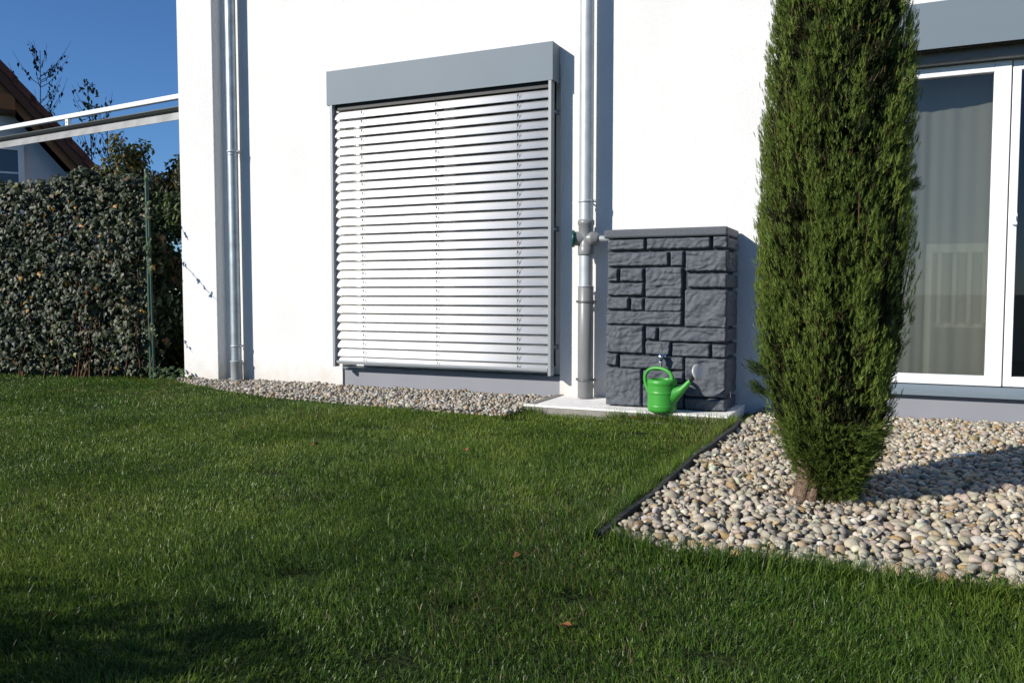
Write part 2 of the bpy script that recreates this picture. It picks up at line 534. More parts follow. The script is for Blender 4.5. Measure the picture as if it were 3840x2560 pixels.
def leaf(x0, x1, y0, y1, sl, sr):
    m = MB()
    z0, z1 = 0.188, 2.182
    m.box(x0, x0+sl, y0, y1, z0, z1)
    m.box(x1-sr, x1, y0, y1, z0, z1)
    m.box(x0+sl, x1-sr, y0, y1, z0, z0+0.062)
    m.box(x0+sl, x1-sr, y0, y1, z1-0.06, z1)
    fr = m.build('door_leaf', M['pvc_white'], door, bevel=0.004)
    m = MB(); m.box(x0+sl, x1-sr, (y0+y1)/2, (y0+y1)/2+0.008, z0+0.062, z1-0.06)
    m.build('pane', M['glass'], door)
    return fr
leaf(DOOR[0]+0.062, 0.628, 0.035, 0.09, 0.09, 0.092)
leaf(0.636, DOOR[1]-0.062, 0.045, 0.105, 0.046, 0.09)
mb = MB()
mb.box(0.655, 0.682, 0.024, 0.044, 1.185, 1.255)
mb.tube([(0.668,0.024,1.235),(0.668,0.006,1.235),(0.668,0.002,1.215)], 0.007, 8)
mb.build('handle', M['pvc_white'], door, bevel=0.003)

# sheer curtain hanging inside
cx = np.linspace(-0.40, 0.62, 150)
cz = np.linspace(0.13, 2.5, 12)
vy = 0.30 + 0.004*np.sin(cx*29+2.1*np.sin(cx*5)) + 0.0025*np.sin(cx*83+3*np.sin(cx*7)) + 0.014*np.sin(cx*7)
verts = np.array([(x, y + 0.004*math.sin(z*3+x*9), z) for z in cz for x, y in zip(cx, vy)])
n = len(cx)
faces = np.array([(j*n+i, j*n+i+1, (j+1)*n+i+1, (j+1)*n+i) for j in range(len(cz)-1) for i in range(n-1)])
cu = np_mesh('curtain', verts, [faces], M['curtain'], smooth=True)
tag(cu, 'sheer grey-white curtain hanging behind the glass of the sliding garden door', 'curtain')

# chair just behind the curtain
ch = thing('chair', (0.42, 0.62, 0.10), 'pale wooden slat-back chair standing indoors behind the sheer curtain', 'chair')
for sx in (0.22, 0.62):
    mb = MB(); mb.box(sx-0.02, sx+0.02, 0.44, 0.475, 0.105, 1.10); mb.build('leg', M['chair'], ch, bevel=0.004)
    mb = MB(); mb.box(sx-0.02, sx+0.02, 0.84, 0.875, 0.105, 0.53); mb.build('leg', M['chair'], ch, bevel=0.004)
mb = MB(); mb.box(0.20, 0.64, 0.485, 0.88, 0.532, 0.565); mb.build('seat', M['chair'], ch, bevel=0.006)
mb = MB(); mb.box(0.24, 0.60, 0.445, 0.47, 1.04, 1.10); mb.build('top_rail', M['chair'], ch, bevel=0.004)
for k in range(4):
    xx = 0.285 + k*0.09
    mb = MB(); mb.box(xx-0.012, xx+0.012, 0.45, 0.465, 0.565, 1.04); mb.build('slat', M['chair'], ch)

# ------------------------------------------------------------------ external blind (lowered)
BL = thing('external_blind', (-3.31, -0.11, 0.15), 'lowered silver slat blind with grey box covering the window', 'blind')
mb = MB()
t = 0.003
mb.box(-4.335, -2.305, -0.15, -0.15+t, 2.330, 2.608)
mb.box(-4.335, -2.305, -0.15+t, -0.001, 2.608-t, 2.608)
mb.box(-4.335, -4.335+t, -0.15+t, -0.001, 2.330, 2.608-t)
mb.box(-2.305-t, -2.305, -0.15+t, -0.001, 2.330, 2.608-t)
mb.box(-4.335+t, -2.305-t, -0.15+t, -0.142, 2.330, 2.334)
mb.build('box', M['alu_grey'], BL)
mb = MB(); mb.box(-4.27, -2.335, -0.112, -0.060, 2.288, 2.345)
mb.build('head_rail', M['dark_gap'], BL)
for xa in (-4.293, -2.327):
    mb = MB()
    mb.box(xa-0.011, xa+0.011, -0.150, -0.146, 0.148, 2.328)
    mb.box(xa-0.011, xa-0.008, -0.146, -0.085, 0.148, 2.328)
    mb.box(xa+0.008, xa+0.011, -0.146, -0.085, 0.148, 2.328)
    g = mb.build('guide_rail', M['rail'], BL)
    for zb in (0.36, 1.25, 2.12):
        m2 = MB(); m2.box(xa-0.006, xa+0.006, -0.085, -0.001, zb-0.008, zb+0.008)
        m2.box(xa-0.007, xa+0.02, -0.012, -0.001, zb-0.02, zb+0.02)
        m2.build('bracket', M['rail'], g)
# slat cross-section: convex lamella with rolled lips, lower edge outwards
PITCH = 0.0733
NS = 29
def slat_mesh():
    prof = []
    w, tilt = 0.076, math.radians(58)
    for k in range(11):
        s = (k/10 - 0.5)
        along = s*w
        bow = 0.0085*(1-(2*s)**2)
        # along: from inner-top to outer-bottom ; bow: outwards / upwards
        prof.append((-along*math.cos(tilt) - bow*math.sin(tilt), -along*math.sin(tilt) + bow*math.cos(tilt)))
    y0_, z0_ = prof[0]
    y9, z9 = prof[-1]
    prof = [(y0_+0.003, z0_-0.004)] + prof + [(y9+0.0005, z9-0.0035), (y9+0.004, z9-0.003)]
    xs = (-4.274, -2.342)
    vs, fs = [], []
    th = 0.0008
    for x in xs:
        for (y, z) in prof: vs.append((x, y, z))
    for x in xs:
        for (y, z) in prof: vs.append((x, y+th, z-th))
    k = len(prof)
    for i in range(k-1):
        fs.append((i, i+1, k+i+1, k+i))
        fs.append((2*k+i, 3*k+i, 3*k+i+1, 2*k+i+1))
        fs.append((i, 2*k+i, 2*k+i+1, i+1))
        fs.append((k+i, k+i+1, 3*k+i+1, 3*k+i))
    me = bpy.data.meshes.new('slat')
    me.from_pydata([Vector(v)-Vector((-3.31,0,0)) for v in vs], [], fs)
    me.polygons.foreach_set('use_smooth', [True]*len(fs))
    bm = bmesh.new(); bm.from_mesh(me); bmesh.ops.recalc_face_normals(bm, faces=bm.faces); bm.to_mesh(me); bm.free()
    me.materials.append(M['slat'])
    return me
sm = slat_mesh()
ZT = 2.245
slat_z = []
for k in range(NS):
    z = ZT - k*PITCH*(0.9955 if k < NS-1 else 1.0)
    if k == NS-1: z = slat_z[-1]-0.066
    slat_z.append(z)
rs = random.Random(4)
for k, z in enumerate(slat_z):
    o = link_mesh('slat', sm, None, BL, (0, 0, z-0.15))
    o.rotation_euler.x = math.radians(rs.uniform(-1.6, 1.6))
    o.rotation_euler.y = math.radians(rs.uniform(-0.05, 0.05))
mb = MB()
mb.box(-4.274, -2.345, -0.142, -0.085, 0.180, 0.201)
mb.build('bottom_rail', M['rail'], BL, bevel=0.003)
for xc in (-4.0, -3.30, -2.594):
    mb = MB()
    pts = [(xc + 0.0012*math.sin(k*1.7), -0.140, 2.29 - k*0.0423) for k in range(50)]
    mb.tube(pts, 0.0013, 5)
    mb.tube([(xc, -0.08, 2.29), (xc, -0.08, 0.19)], 0.0013, 5)
    for z in slat_z:
        mb.obox((xc+0.004, -0.137, z+0.002), (0.003,0,0), (0,0.004,0), (0,0,0.007))
        mb.tube([(xc-0.001, -0.142, z-0.020), (xc+0.012, -0.130, z+0.020)], 0.0012, 4)
    mb.build('ladder_cord', M['cord'], BL)

# ------------------------------------------------------------------ blind over the garden door (raised)
B2 = thing('external_blind', (0.85, -0.08, 2.15), 'raised blind with grey box above the sliding garden door', 'blind')
mb = MB()
mb.box(-0.50, 2.20, -0.15, -0.147, 2.252, 2.532)
mb.box(-0.50, 2.20, -0.147, -0.001, 2.529, 2.532)
mb.box(-0.50, -0.497, -0.147, -0.001, 2.252, 2.529)
mb.box(2.197, 2.20, -0.147, -0.001, 2.252, 2.529)
mb.build('box', M['alu_grey'], B2)
for k in range(7):
    mb = MB()
    z = 2.266 + k*0.009
    mb.prism([(-0.44,-0.047,z),(-0.44,-0.007,z+0.008),(-0.44,0.033,z),(-0.44,-0.007,z+0.005)], (2.58,0,0))
    mb.build('slat', M['slat'], B2)
mb = MB(); mb.box(-0.44, 2.14, -0.040, 0.026, 2.186, 2.262)
mb.build('bottom_rail', M['pvc'], B2, bevel=0.018, segs=4)
for xa in (-0.465, 2.165):
    mb = MB(); mb.box(xa-0.011, xa+0.011, -0.05, -0.002, 0.19, 2.25)
    g = mb.build('guide_rail', M['rail'], B2)

# ------------------------------------------------------------------ downpipes
def clamp(parent, x, y, z, r, m, lug=0.02, both=False):
    mb = MB()
    mb.lathe((x, y, z-0.008), (0,0,1), [(r,0),(r+0.004,0),(r+0.005,0.008),(r+0.004,0.016),(r,0.016)], 24)
    for s in ((-1, 1) if both else (1,)):
        mb.box(*sorted((x+s*r*0.95, x+s*(r+lug))), y-0.006+0.012, y+0.008+0.012, z-0.008, z+0.010)
        mb.tube([(x+s*(r+lug*0.6), y-0.006, z), (x+s*(r+lug*0.6), y+0.03, z)], 0.006, 8)
    mb.tube([(x, y+r, z), (x, -0.002, z)], 0.006, 8)
    return mb.build('clamp', m, parent)

P1 = thing('downpipe', (-5.425, -0.085, 0.0), 'zinc downpipe in the corner beside the white pillar', 'downpipe')
PX, PY, PR = -5.425, -0.085, 0.046
mb = MB(); mb.lathe((PX, PY, 0.10), (0,0,1), [(PR,0),(PR,5.14)], 28)
mb.lathe((PX, PY, 2.0), (0,0,1), [(PR+0.0005,0),(PR+0.0025,0.002),(PR+0.0025,0.01),(PR+0.0005,0.012)], 28)
mb.build('pipe', M['zinc_dark'], P1)
mb = MB(); mb.lathe((PX, PY, -0.12), (0,0,1), [(0.0525,0),(0.0525,0.262),(0.057,0.266),(0.057,0.276),(0.047,0.278)], 28)
mb.build('pipe_foot', M['pvc_light'], P1)
clamp(P1, PX, PY, 2.035, PR, M['zinc'])
clamp(P1, PX, PY, 0.29, PR, M['zinc'])

P2 = thing('downpipe', (-2.048, -0.125, 0.0), 'zinc and grey plastic downpipe with diverter beside the rain tank', 'downpipe')
PX, PY = -2.048, -0.125
R1, R2 = 0.0515, 0.0570
mb = MB()
mb.lathe((PX, PY, 1.30), (0,0,1), [(R1,0),(R1,4.0)], 32)
mb.build('pipe', M['zinc'], P2)
mb = MB()
mb.lathe((PX, PY, 0.82), (0,0,1), [(R1-0.002,0),(R1-0.002,0.25)], 32)
mb.lathe((PX, PY, 0.814), (0,0,1), [(R1,0),(R2+0.005,0),(R2+0.005,0.004),(R1,0.006)], 32)
mb.build('pipe', M['zinc'], P2)
mb = MB()
mb.lathe((PX, PY, -0.002), (0,0,1), [(R2-0.003,0),(R2,0.002),(R2,0.812),(R2-0.004,0.816)], 32)
mb.build('pipe', M['pvc'], P2)
# diverter: socket collars, cross body, screw cap, ribbed cone and hose stub
mb = MB()
mb.lathe((PX, PY, 1.046), (0,0,1), [(R1,0),(R2+0.0005,0.0),(R2+0.002,0.006),(R2+0.002,0.060),(R1+0.003,0.066),(R1+0.003,0.215),(R2+0.0035,0.222),(R2+0.0035,0.250),(R1,0.256)], 32)
ax = Vector((-0.93, -0.36, 0.0)).normalized()
dv = mb.build('diverter', M['pvc'], P2)
mb = MB()
c = (PX, PY, 1.165)
mb.lathe(c, ax, [(0.052,0.0),(0.052,0.085)], 28)
mb.build('diverter_branch', M['pvc'], dv)
mb = MB()
mb.lathe(c, ax, [(0.0,0.105),(0.056,0.105),(0.062,0.100),(0.062,0.084),(0.053,0.083)], 32)
mb.build('screw_cap', M['green_cap'], dv)
mb = MB()
ax2 = Vector((0.995, -0.10, -0.03)).normalized()
mb.lathe(c, ax2, [(0.050,0.02),(0.053,0.045),(0.0545,0.068),(0.0515,0.070),(0.0515,0.075),(0.049,0.077),(0.049,0.082),(0.046,0.084),(0.046,0.089),(0.042,0.091),(0.042,0.097),(0.034,0.104),(0.024,0.112),(0.020,0.114)], 32)
mb.build('diverter_cone', M['pvc'], dv)
mb = MB()
mb.lathe(c, ax2, [(0.0215,0.11),(0.0215,0.27),(0.019,0.272)], 20)
mb.build('hose', M['pvc_light'], dv)
clamp(P2, PX, PY, 1.435, R1, M['zinc'])
clamp(P2, PX, PY, 0.705, R2, M['pvc_dark'], both=True)
clamp(P2, PX, PY, 0.130, R2, M['pvc_dark'], both=True)

# ------------------------------------------------------------------ slab under the tank
SL = thing('concrete_base', (-1.62, -0.32, -0.08), 'pale concrete base slab with grey kerb under the rain tank', 'base slab')
mb = MB(); mb.box(-2.262, -0.968, -0.598, -0.004, -0.075, -0.008)
mb.build('slab', M['concrete'], SL)
mb = MB(); mb.box(-2.318, -0.915, -0.654, -0.600, -0.016, -0.002)
mb.build('kerb_cap', M['concrete'], SL, bevel=0.003)
mb = MB(); mb.box(-2.316, -0.917, -0.648, -0.602, -0.09, -0.0165)
mb.build('kerb', M['kerb'], SL, bevel=0.002)
mb = MB(); mb.box(-2.318, -2.264, -0.598, -0.004, -0.09, -0.003)
mb.build('kerb', M['kerb'], SL, bevel=0.003)
mb = MB(); mb.box(-0.966, -0.915, -0.598, -0.004, -0.09, -0.003)
mb.build('kerb', M['concrete'], SL, bevel=0.003)

# ------------------------------------------------------------------ rain tank
TX0, TX1, TY0, TZ1 = -1.787, -0.970, -0.450, 1.140
TK = thing('rain_tank', (-1.38, -0.25, -0.008), 'charcoal rain tank moulded like a stone block wall', 'rain tank')
mb = MB(); mb.box(TX0+0.014, TX1-0.034, TY0+0.038, -0.03, -0.006, TZ1)
mb.build('body', M['tank_core'], TK, bevel=0.02)
mb = MB(); mb.box(-1.802, -0.972, -0.462, -0.022, 1.138, 1.197)
lid = mb.build('lid', M['lid'], TK, bevel=0.014, segs=4)

def stone(w, h, depth, seed, rough=1.0):
    """a moulded stone: rounded block face with creases; local x right, z up, y out = -depth"""
    nx = max(8, int(w/0.0085)); nz = max(8, int(h/0.0085))
    vs = []
    ca = random.Random(seed)
    ang = ca.uniform(0.5, 1.1)
    for j in range(nz+1):
        for i in range(nx+1):
            u, v = i/nx, j/nz
            # concentrate samples near the rim
            x = w*(u + 0.0*math.sin(u)); z = h*v
            wob = 0.0032*mnoise.noise(Vector((x*22+seed*3, z*22, seed)))
            e = min(x, w-x, z, h-z)
            prof = 1 - max(0.0, 1 - e/0.0085)**2.6
            p = Vector((x, z, 0))
            xr = x*math.cos(ang) + z*math.sin(ang)
            zr = -x*math.sin(ang) + z*math.cos(ang)
            q = Vector((xr*9 + seed*5.1, zr*26, seed*1.7))
            ridge = 1 - abs(mnoise.noise(q))*2
            q2 = Vector((x*30 + seed*2.1, z*30, seed*0.7))
            crease = max(0.0, ridge-0.72)*0.022 + 0.0055*mnoise.noise(q2) + 0.006*mnoise.noise(q*0.6)
            d = depth*prof - rough*crease*min(1, e/0.012) - 0.004
            xo = x + (wob if 0 < i < nx else wob*0.8); zo = z + (wob if 0 < j < nz else wob*0.8)
            vs.append((xo, -d, zo))
    fs = []
    n = nx+1
    for j in range(nz):
        for i in range(nx):
            fs.append((j*n+i, j*n+i+1, (j+1)*n+i+1, (j+1)*n+i))
    return vs, fs
# (u0, v0, u1, v1) in 0..1 over the face, v from the top
STONES = [(.010,.008,.325,.070),(.341,.006,.860,.070),(.879,.004,.994,.070),(.010,.085,.522,.166),(.541,.082,.647,.168),(.665,.085,.994,.200),
 (.006,.178,.099,.254),(.118,.178,.316,.257),(.334,.175,.639,.348),(.681,.216,.994,.294),(.006,.266,.316,.339),(.660,.307,.996,.522),
 (.004,.349,.191,.420),(.214,.355,.316,.427),(.331,.356,.637,.432),(.0,.432,.637,.510),(.0,.517,.321,.680),(.340,.527,.433,.597),(.452,.522,.994,.606),
 (.338,.608,.545,.686),(.563,.615,.866,.691),(.885,.620,.996,.692),(.0,.689,.098,.758),(.121,.695,.656,.770),(.669,.700,.996,.920),
 (-.003,.772,.306,1.0),(.319,.779,.656,.846),(.319,.857,.656,.999),(.669,.930,.994,1.0)]
W, Hh = TX1-TX0, TZ1+0.004
for i, (u0, v0, u1, v1) in enumerate(STONES):
    u0, u1, v0, v1 = u0-0.004, u1+0.004, v0-0.003, v1+0.003 if v1 < 0.99 else v1
    w, h = (u1-u0)*W, (v1-v0)*Hh
    vs, fs = stone(w, h, 0.044, i+1, 1.1)
    mb = MB(); mb.add([(TX0+u0*W+x, TY0+0.042+y, TZ1-v1*Hh+z) for x, y, z in vs], fs, True)
    mb.build('stone_block', M['tank'], TK, recalc=False)
SIDE = [(.004,.075),(.085,.205),(.214,.298),(.307,.522),(.527,.606),(.616,.692),(.700,.918),(.930,1.0)]
for i, (v0, v1) in enumerate(SIDE):
    w, h = 0.36, (v1-v0)*Hh
    vs, fs = stone(w, h, 0.040, 60+i, 0.8)
    # right-hand side: local x -> +Y, out -> +X
    mb = MB(); mb.add([(TX1-0.038-y, TY0+0.048+x, TZ1-v1*Hh+z) for x, y, z in vs], fs, True)
    mb.build('stone_block', M['tank'], TK, recalc=False)
    mb = MB(); mb.add([(TX0+0.028+y*0.9, -0.045-x, TZ1-v1*Hh+z) for x, y, z in vs], fs, True)
    mb.build('stone_block', M['tank'], TK, recalc=False)
# tap
tx, tz = -1.386, 0.345
mb = MB()
mb.lathe((tx, TY0+0.01, tz), (0,-1,0), [(0.0,0),(0.022,0),(0.022,0.008),(0.011,0.010),(0.011,0.045),(0.015,0.047),(0.015,0.075),(0.010,0.078),(0.0,0.079)], 16)
mb.lathe((tx, TY0-0.050, tz+0.004), (0,0,-1), [(0.0,-0.02),(0.012,-0.02),(0.014,0.0),(0.010,0.012),(0.010,0.028),(0.016,0.030),(0.016,0.040),(0.010,0.044),(0.0085,0.085),(0.0,0.085)], 16)
mb.lathe((tx, TY0-0.050, tz+0.02), (0,0,1), [(0.009,0.0),(0.006,0.012),(0.009,0.02),(0.006,0.028),(0.0,0.03)], 14)
tap = mb.build('tap', M['chrome'], TK)
mb = MB()
mb.tube([(tx, TY0-0.050, tz+0.046), (tx+0.004, TY0-0.058, tz+0.066), (tx+0.006, TY0-0.066, tz+0.088)], [0.006,0.006,0.0075], 10)
mb.build('lever', M['chrome'], tap)
mb = MB()
mb.lathe((tx, TY0-0.050, tz-0.006), (0,0,1), [(0.0145,-0.012),(0.0155,-0.006),(0.0155,0.010),(0.0142,0.016)], 14)
mb.build('blue_ring', M['blue'], tap)
mb = MB(); mb.box(TX1+0.0035, TX1+0.005, -0.31, -0.29, 0.075, 0.115)
mb.build('sticker', M['pvc_white'], TK)

# ------------------------------------------------------------------ watering can
CX, CY = -1.347, -0.615
WC = thing('watering_can', (CX, CY, 0.0), 'bright green plastic watering can in front of the rain tank', 'watering can')
WC.rotation_euler.z = math.radians(-10)
mb = MB()
mb.lathe((CX, CY, 0.0), (0,0,1), [(0.0,0.004),(0.074,0.004),(0.078,0.0),(0.086,0.004),(0.0925,0.018),(0.0930,0.030),(0.0932,0.034),(0.0946,0.0365),(0.0946,0.041),(0.0932,0.0435),(0.0931,0.047),(0.0930,0.114),
    (0.0930,0.118),(0.0948,0.121),(0.0950,0.126),(0.0948,0.131),(0.0930,0.134),(0.0930,0.138),(0.0930,0.170),(0.0930,0.174),(0.0955,0.178),(0.0962,0.192),(0.0945,0.204),(0.087,0.211),(0.070,0.2135),(0.066,0.208),(0.066,0.16),(0.0,0.15)], 48)
mb.build('body', M['can'], WC)
mb = MB()
hp = [(-1.283,0.196),(-1.277,0.222),(-1.286,0.246),(-1.308,0.266),(-1.345,0.280),(-1.395,0.284),(-1.436,0.274),(-1.462,0.250),(-1.471,0.218),(-1.467,0.185),(-1.455,0.155),(-1.443,0.128),(-1.434,0.105)]
mb.tube([(x, CY, z) for x, z in hp], [0.017,0.0145,0.0135,0.013,0.0125,0.0125,0.0125,0.0125,0.0125,0.0125,0.0135,0.014,0.010], 14)
h = mb.build('handle', M['can'], WC)
sb = h.modifiers.new('sub', 'SUBSURF'); sb.levels = 1; sb.render_levels = 1
mb = MB()
sec = [((-1.300,.004),(-1.292,.182),.058),((-1.272,.030),(-1.268,.176),.050),((-1.246,.066),(-1.244,.168),.040),((-1.210,.112),(-1.214,.176),.029),((-1.176,.158),(-1.188,.200),.020),((-1.143,.204),(-1.160,.226),.0140)]
ring = 18
vs, fs = [], []
for lo, up, wd in sec:
    for k in range(ring):
        th = 2*math.pi*k/ring
        s = (1-math.cos(th))/2
        vs.append((lo[0]+(up[0]-lo[0])*s, CY + wd*math.sin(th), lo[1]+(up[1]-lo[1])*s))
for i in range(len(sec)-1):
    for k in range(ring):
        a, b = i*ring+k, i*ring+(k+1) % ring
        fs.append((a, b, b+ring, a+ring))
mb.add(vs, fs, True)
mb.build('spout', M['can'], WC)
mb = MB(); mb.tube([(-1.154,CY,.211),(-1.132,CY-.006,.237),(-1.114,CY-.014,.260)], [.0145,.0150,.0205], 16)
mb.build('ferrule', M['can_black'], WC)
mb = MB()
nrm = Vector((0.93,-0.30,0.24)).normalized()
mb.lathe((-1.110, CY-.018, .268), nrm, [(0.012,-0.012),(0.030,0.0),(0.0500,0.012),(0.0515,0.015),(0.0500,0.019),(0.040,0.022),(0.018,0.0245),(0.0,0.025)], 36)
mb.build('rose', M['rose'], WC)

# ------------------------------------------------------------------ lawn edging
ED = MB()
ys = np.linspace(-0.66, -3.30, 28)
for k in range(27):
    y0, y1 = ys[k], ys[k+1]
    wob = lambda y: 0.008*math.sin(y*4.1)+0.004*math.sin(y*11)
    a0, a1 = -0.842+wob(y0)-0.03*k/26, -0.842+wob(y1)-0.03*(k+1)/26
    top = -0.010 - 0.014*(k/26)**2
    ED.add([(a0,y0,-0.10),(a0+.02,y0,-0.10),(a0+.02,y0,top),(a0,y0,top),(a1,y1,-0.10),(a1+.02,y1,-0.10),(a1+.02,y1,top),(a1,y1,top)],
           [(3,2,6,7),(1,5,6,2),(0,3,7,4)] + ([(0,1,2,3)] if k == 0 else []) + ([(4,7,6,5)] if k == 26 else []))
edg = ED.build('lawn_edging', M['edging'], recalc=True)
tag(edg, 'dark grey edging strip between the lawn and the pebble bed', 'edging')

# ================================================================== GRAVEL
def ico(sub):
    bm = bmesh.new()
    bmesh.ops.create_icosphere(bm, subdivisions=sub, radius=1.0)
    v = np.array([p.co[:] for p in bm.verts]); f = np.array([[q.index for q in p.verts] for p in bm.faces])
    bm.free()
    return v, f
IV2, IF2 = ico(2)
IV1, IF1 = ico(1)
def pebble_shapes(V, n, seed):
    r = random.Random(seed)
    out = []
    for k in range(n):
        o = Vector((r.uniform(-50, 50), r.uniform(-50, 50), r.uniform(-50, 50)))
        sx, sy, sz = 1.0, r.uniform(0.60, 0.92), r.uniform(0.38, 0.68)
        w = []
        for p in V:
            q = Vector(p)
            d = 1 + 0.42*mnoise.noise(q*0.95+o) + 0.28*mnoise.noise(q*2.1+o)
            w.append((p[0]*d*sx, p[1]*d*sy, p[2]*d*sz))
        out.append(w)
    return np.array(out)
SH2 = pebble_shapes(IV2, 16, 3)
SH1 = pebble_shapes(IV1, 16, 5)
PAL = np.array([(.46,.42,.36),(.52,.49,.44),(.40,.37,.33),(.34,.33,.32),(.44,.35,.24),(.40,.29,.16),(.58,.56,.52),(.66,.64,.60),(.28,.27,.26),(.47,.40,.35),(.37,.34,.29),(.50,.46,.39),(.33,.24,.14),(.42,.36,.33)])
PAL = PAL*np.array([0.88,.825,.74])
PALP = np.array([.15,.13,.15,.10,.07,.035,.06,.025,.05,.08,.08,.05,.02,.03]); PALP /= PALP.sum()
def rots(n, tilt):
    a = rng.uniform(0, 2*np.pi, n); b = rng.normal(0, tilt, n); c = rng.normal(0, tilt, n)
    ca, sa, cb, sb_, cc, sc = np.cos(a), np.sin(a), np.cos(b), np.sin(b), np.cos(c), np.sin(c)
    Z = np.zeros(n); O = np.ones(n)
    Rz = np.stack([np.stack([ca,-sa,Z],1), np.stack([sa,ca,Z],1), np.stack([Z,Z,O],1)],1)
    Ry = np.stack([np.stack([cb,Z,sb_],1), np.stack([Z,O,Z],1), np.stack([-sb_,Z,cb],1)],1)
    Rx = np.stack([np.stack([O,Z,Z],1), np.stack([Z,cc,-sc],1), np.stack([Z,sc,cc],1)],1)
    return Rx @ Ry @ Rz
def grid_points(x0, x1, y0, y1, s, jit):
    nx, ny = int((x1-x0)/s)+1, int((y1-y0)/(s*0.866))+1
    X, Y = np.meshgrid(np.arange(nx), np.arange(ny))
    X = x0 + (X + 0.5*(Y % 2))*s; Y = y0 + Y*s*0.866
    X = X.ravel() + rng.uniform(-jit, jit, X.size)*s; Y = Y.ravel() + rng.uniform(-jit, jit, Y.size)*s
    return X, Y
def emit(shapes, faces, P, R, S, which, cols):
    V = np.einsum('nij,nkj->nki', R, shapes[which]*S[:, None, None]) + P[:, None, :]
    k = V.shape[1]
    F = (faces[None] + (np.arange(len(P))*k)[:, None, None]).reshape(-1, 3)
    C = np.repeat(cols, k, axis=0)
    return V.reshape(-1, 3), F, C
TINT = [np.array([0.965, 1.0, 0.985])]
def pebble_cols(n):
    c = PAL[rng.choice(len(PAL), n, p=PALP)]*TINT[0]
    return np.clip(c * rng.uniform(0.82, 1.16, (n, 1)) * rng.normal(1, 0.03, (n, 3)), 0.05, 0.8)

gb_me = MB()
xs = np.linspace(-0.85, 2.4, 24)
for a, b in zip(xs[:-1], xs[1:]):
    gb_me.add([(a,bed_front(a),-0.058),(b,bed_front(b),-0.058),(b,-0.001,-0.058),(a,-0.001,-0.058)], [(0,1,2,3)])
bed = tag(gb_me.build('gravel_bed', M['bare']), kind='structure')
gs_me = MB()
xs = np.linspace(-6.1, -2.32, 24)
for a, b in zip(xs[:-1], xs[1:]):
    gs_me.add([(a,float(strip_front(a)),-0.052),(b,float(strip_front(b)),-0.052),(b,-0.001 if a > -5.6 else -0.112,-0.052),(a,-0.001 if a > -5.6 else -0.112,-0.052)], [(0,1,2,3)])
strip = tag(gs_me.build('gravel_strip', M['bare']), kind='structure')

def fill(region, parent, x0, x1, y0, y1, big, n_single, zbase):
    VV, FF, CC, off = [], [], [], 0
    # lower layer
    X, Y = grid_points(x0, x1, y0, y1, 0.031*big, 0.35)
    k = region(X, Y, -0.012); X, Y = X[k], Y[k]; n = len(X)
    S = rng.uniform(0.015, 0.023, n)*big
    P = np.stack([X, Y, zbase - 0.024 + rng.uniform(-0.006, 0.006, n)], 1)
    v, f, c = emit(SH1, IF1, P, rots(n, 0.35), S, rng.integers(0, 16, n), pebble_cols(n))
    VV.append(v); FF.append(f); CC.append(c); off += len(v)
    # upper layer
    X, Y = grid_points(x0, x1, y0, y1, 0.0300*big, 0.48)
    k = region(X, Y, -0.016) & (rng.random(len(X)) < 0.84); X, Y = X[k], Y[k]; n = len(X)
    S = np.clip(rng.lognormal(math.log(0.0155), 0.30, n), 0.009, 0.031)*big
    zz = zbase - 0.004 + 0.010*(vnoise(X, Y, 3, 2.2)-0.5) + rng.uniform(-0.007, 0.008, n)
    P = np.stack([X, Y, zz], 1)
    R = rots(n, 0.45); W_ = rng.integers(0, 16, n); C = pebble_cols(n)
    dist = np.hypot(X, Y+5.9)
    ang = np.degrees(np.arctan2(X, Y+5.9))
    vis = (ang < 5.5) & (ang > -57)
    score = np.where(vis, S/dist, 0)
    order = np.argsort(-score)
    single, rest = order[:n_single], order[n_single:]
    close = (dist < 4.3) & (X < 0.75)
    near, far = rest[close[rest]], rest[~close[rest]]
    for shp, fcs, idx in ((SH2, IF2, near), (SH1, IF1, far)):
        if len(idx) == 0: continue
        v, f, c = emit(shp, fcs, P[idx], R[idx], S[idx], W_[idx], C[idx])
        VV.append(v); FF.append(f + off); CC.append(c); off += len(v)
    st = np_mesh('loose_pebbles', np.concatenate(VV), [np.concatenate(FF)], M['pebble'], parent, np.concatenate(CC), True)
    st['kind'] = 'stuff'
    if n_single:
        variants = []
        for s in range(16):
            for q in range(3):
                cc = pebble_cols(1)
                o_ = bpy.data.meshes.new('pebble')
                o_.from_pydata([tuple(p) for p in SH2[s]], [], [tuple(int(i) for i in t_) for t_ in IF2])
                o_.polygons.foreach_set('use_smooth', [True]*len(IF2))
                ca = o_.color_attributes.new('Col', 'FLOAT_COLOR', 'POINT')
                ca.data.foreach_set('color', np.tile(np.append(cc[0], 1.0), len(IV2)).astype(np.float32))
                o_.materials.append(M['pebble_single'])
                variants.append(o_)
        for i in single:
            o = bpy.data.objects.new('pebble', variants[int(W_[i])*3 + int(rng.integers(0, 3))])
            col.objects.link(o); o.parent = parent
            o.location = P[i]
            o.rotation_euler = Matrix(R[i].tolist()).to_euler()
            s_ = float(S[i]); o.scale = (s_, s_, s_)
M['pebble_single'] = mat('single_pebbles', (0.4, 0.36, 0.3), 0.62, spec=0.3, attr=True, var=0.16, var_scale=1.2, bump=0.3, bump_scale=8, bump_dist=0.03)
fill(in_bed, bed, -0.87, 2.4, -3.45, 0.0, 1.0, 300, -0.030)
def strip_clean(x, y, m):
    return in_strip(x, y, m) & ~((x < -5.6) & (y > -0.12)) & (np.hypot(x+5.425, y+0.085) > 0.06)
TINT[0] = np.array([0.92, 0.97, 1.02])
fill(strip_clean, strip, -6.1, -2.32, -1.0, 0.0, 1.0, 0, -0.022)

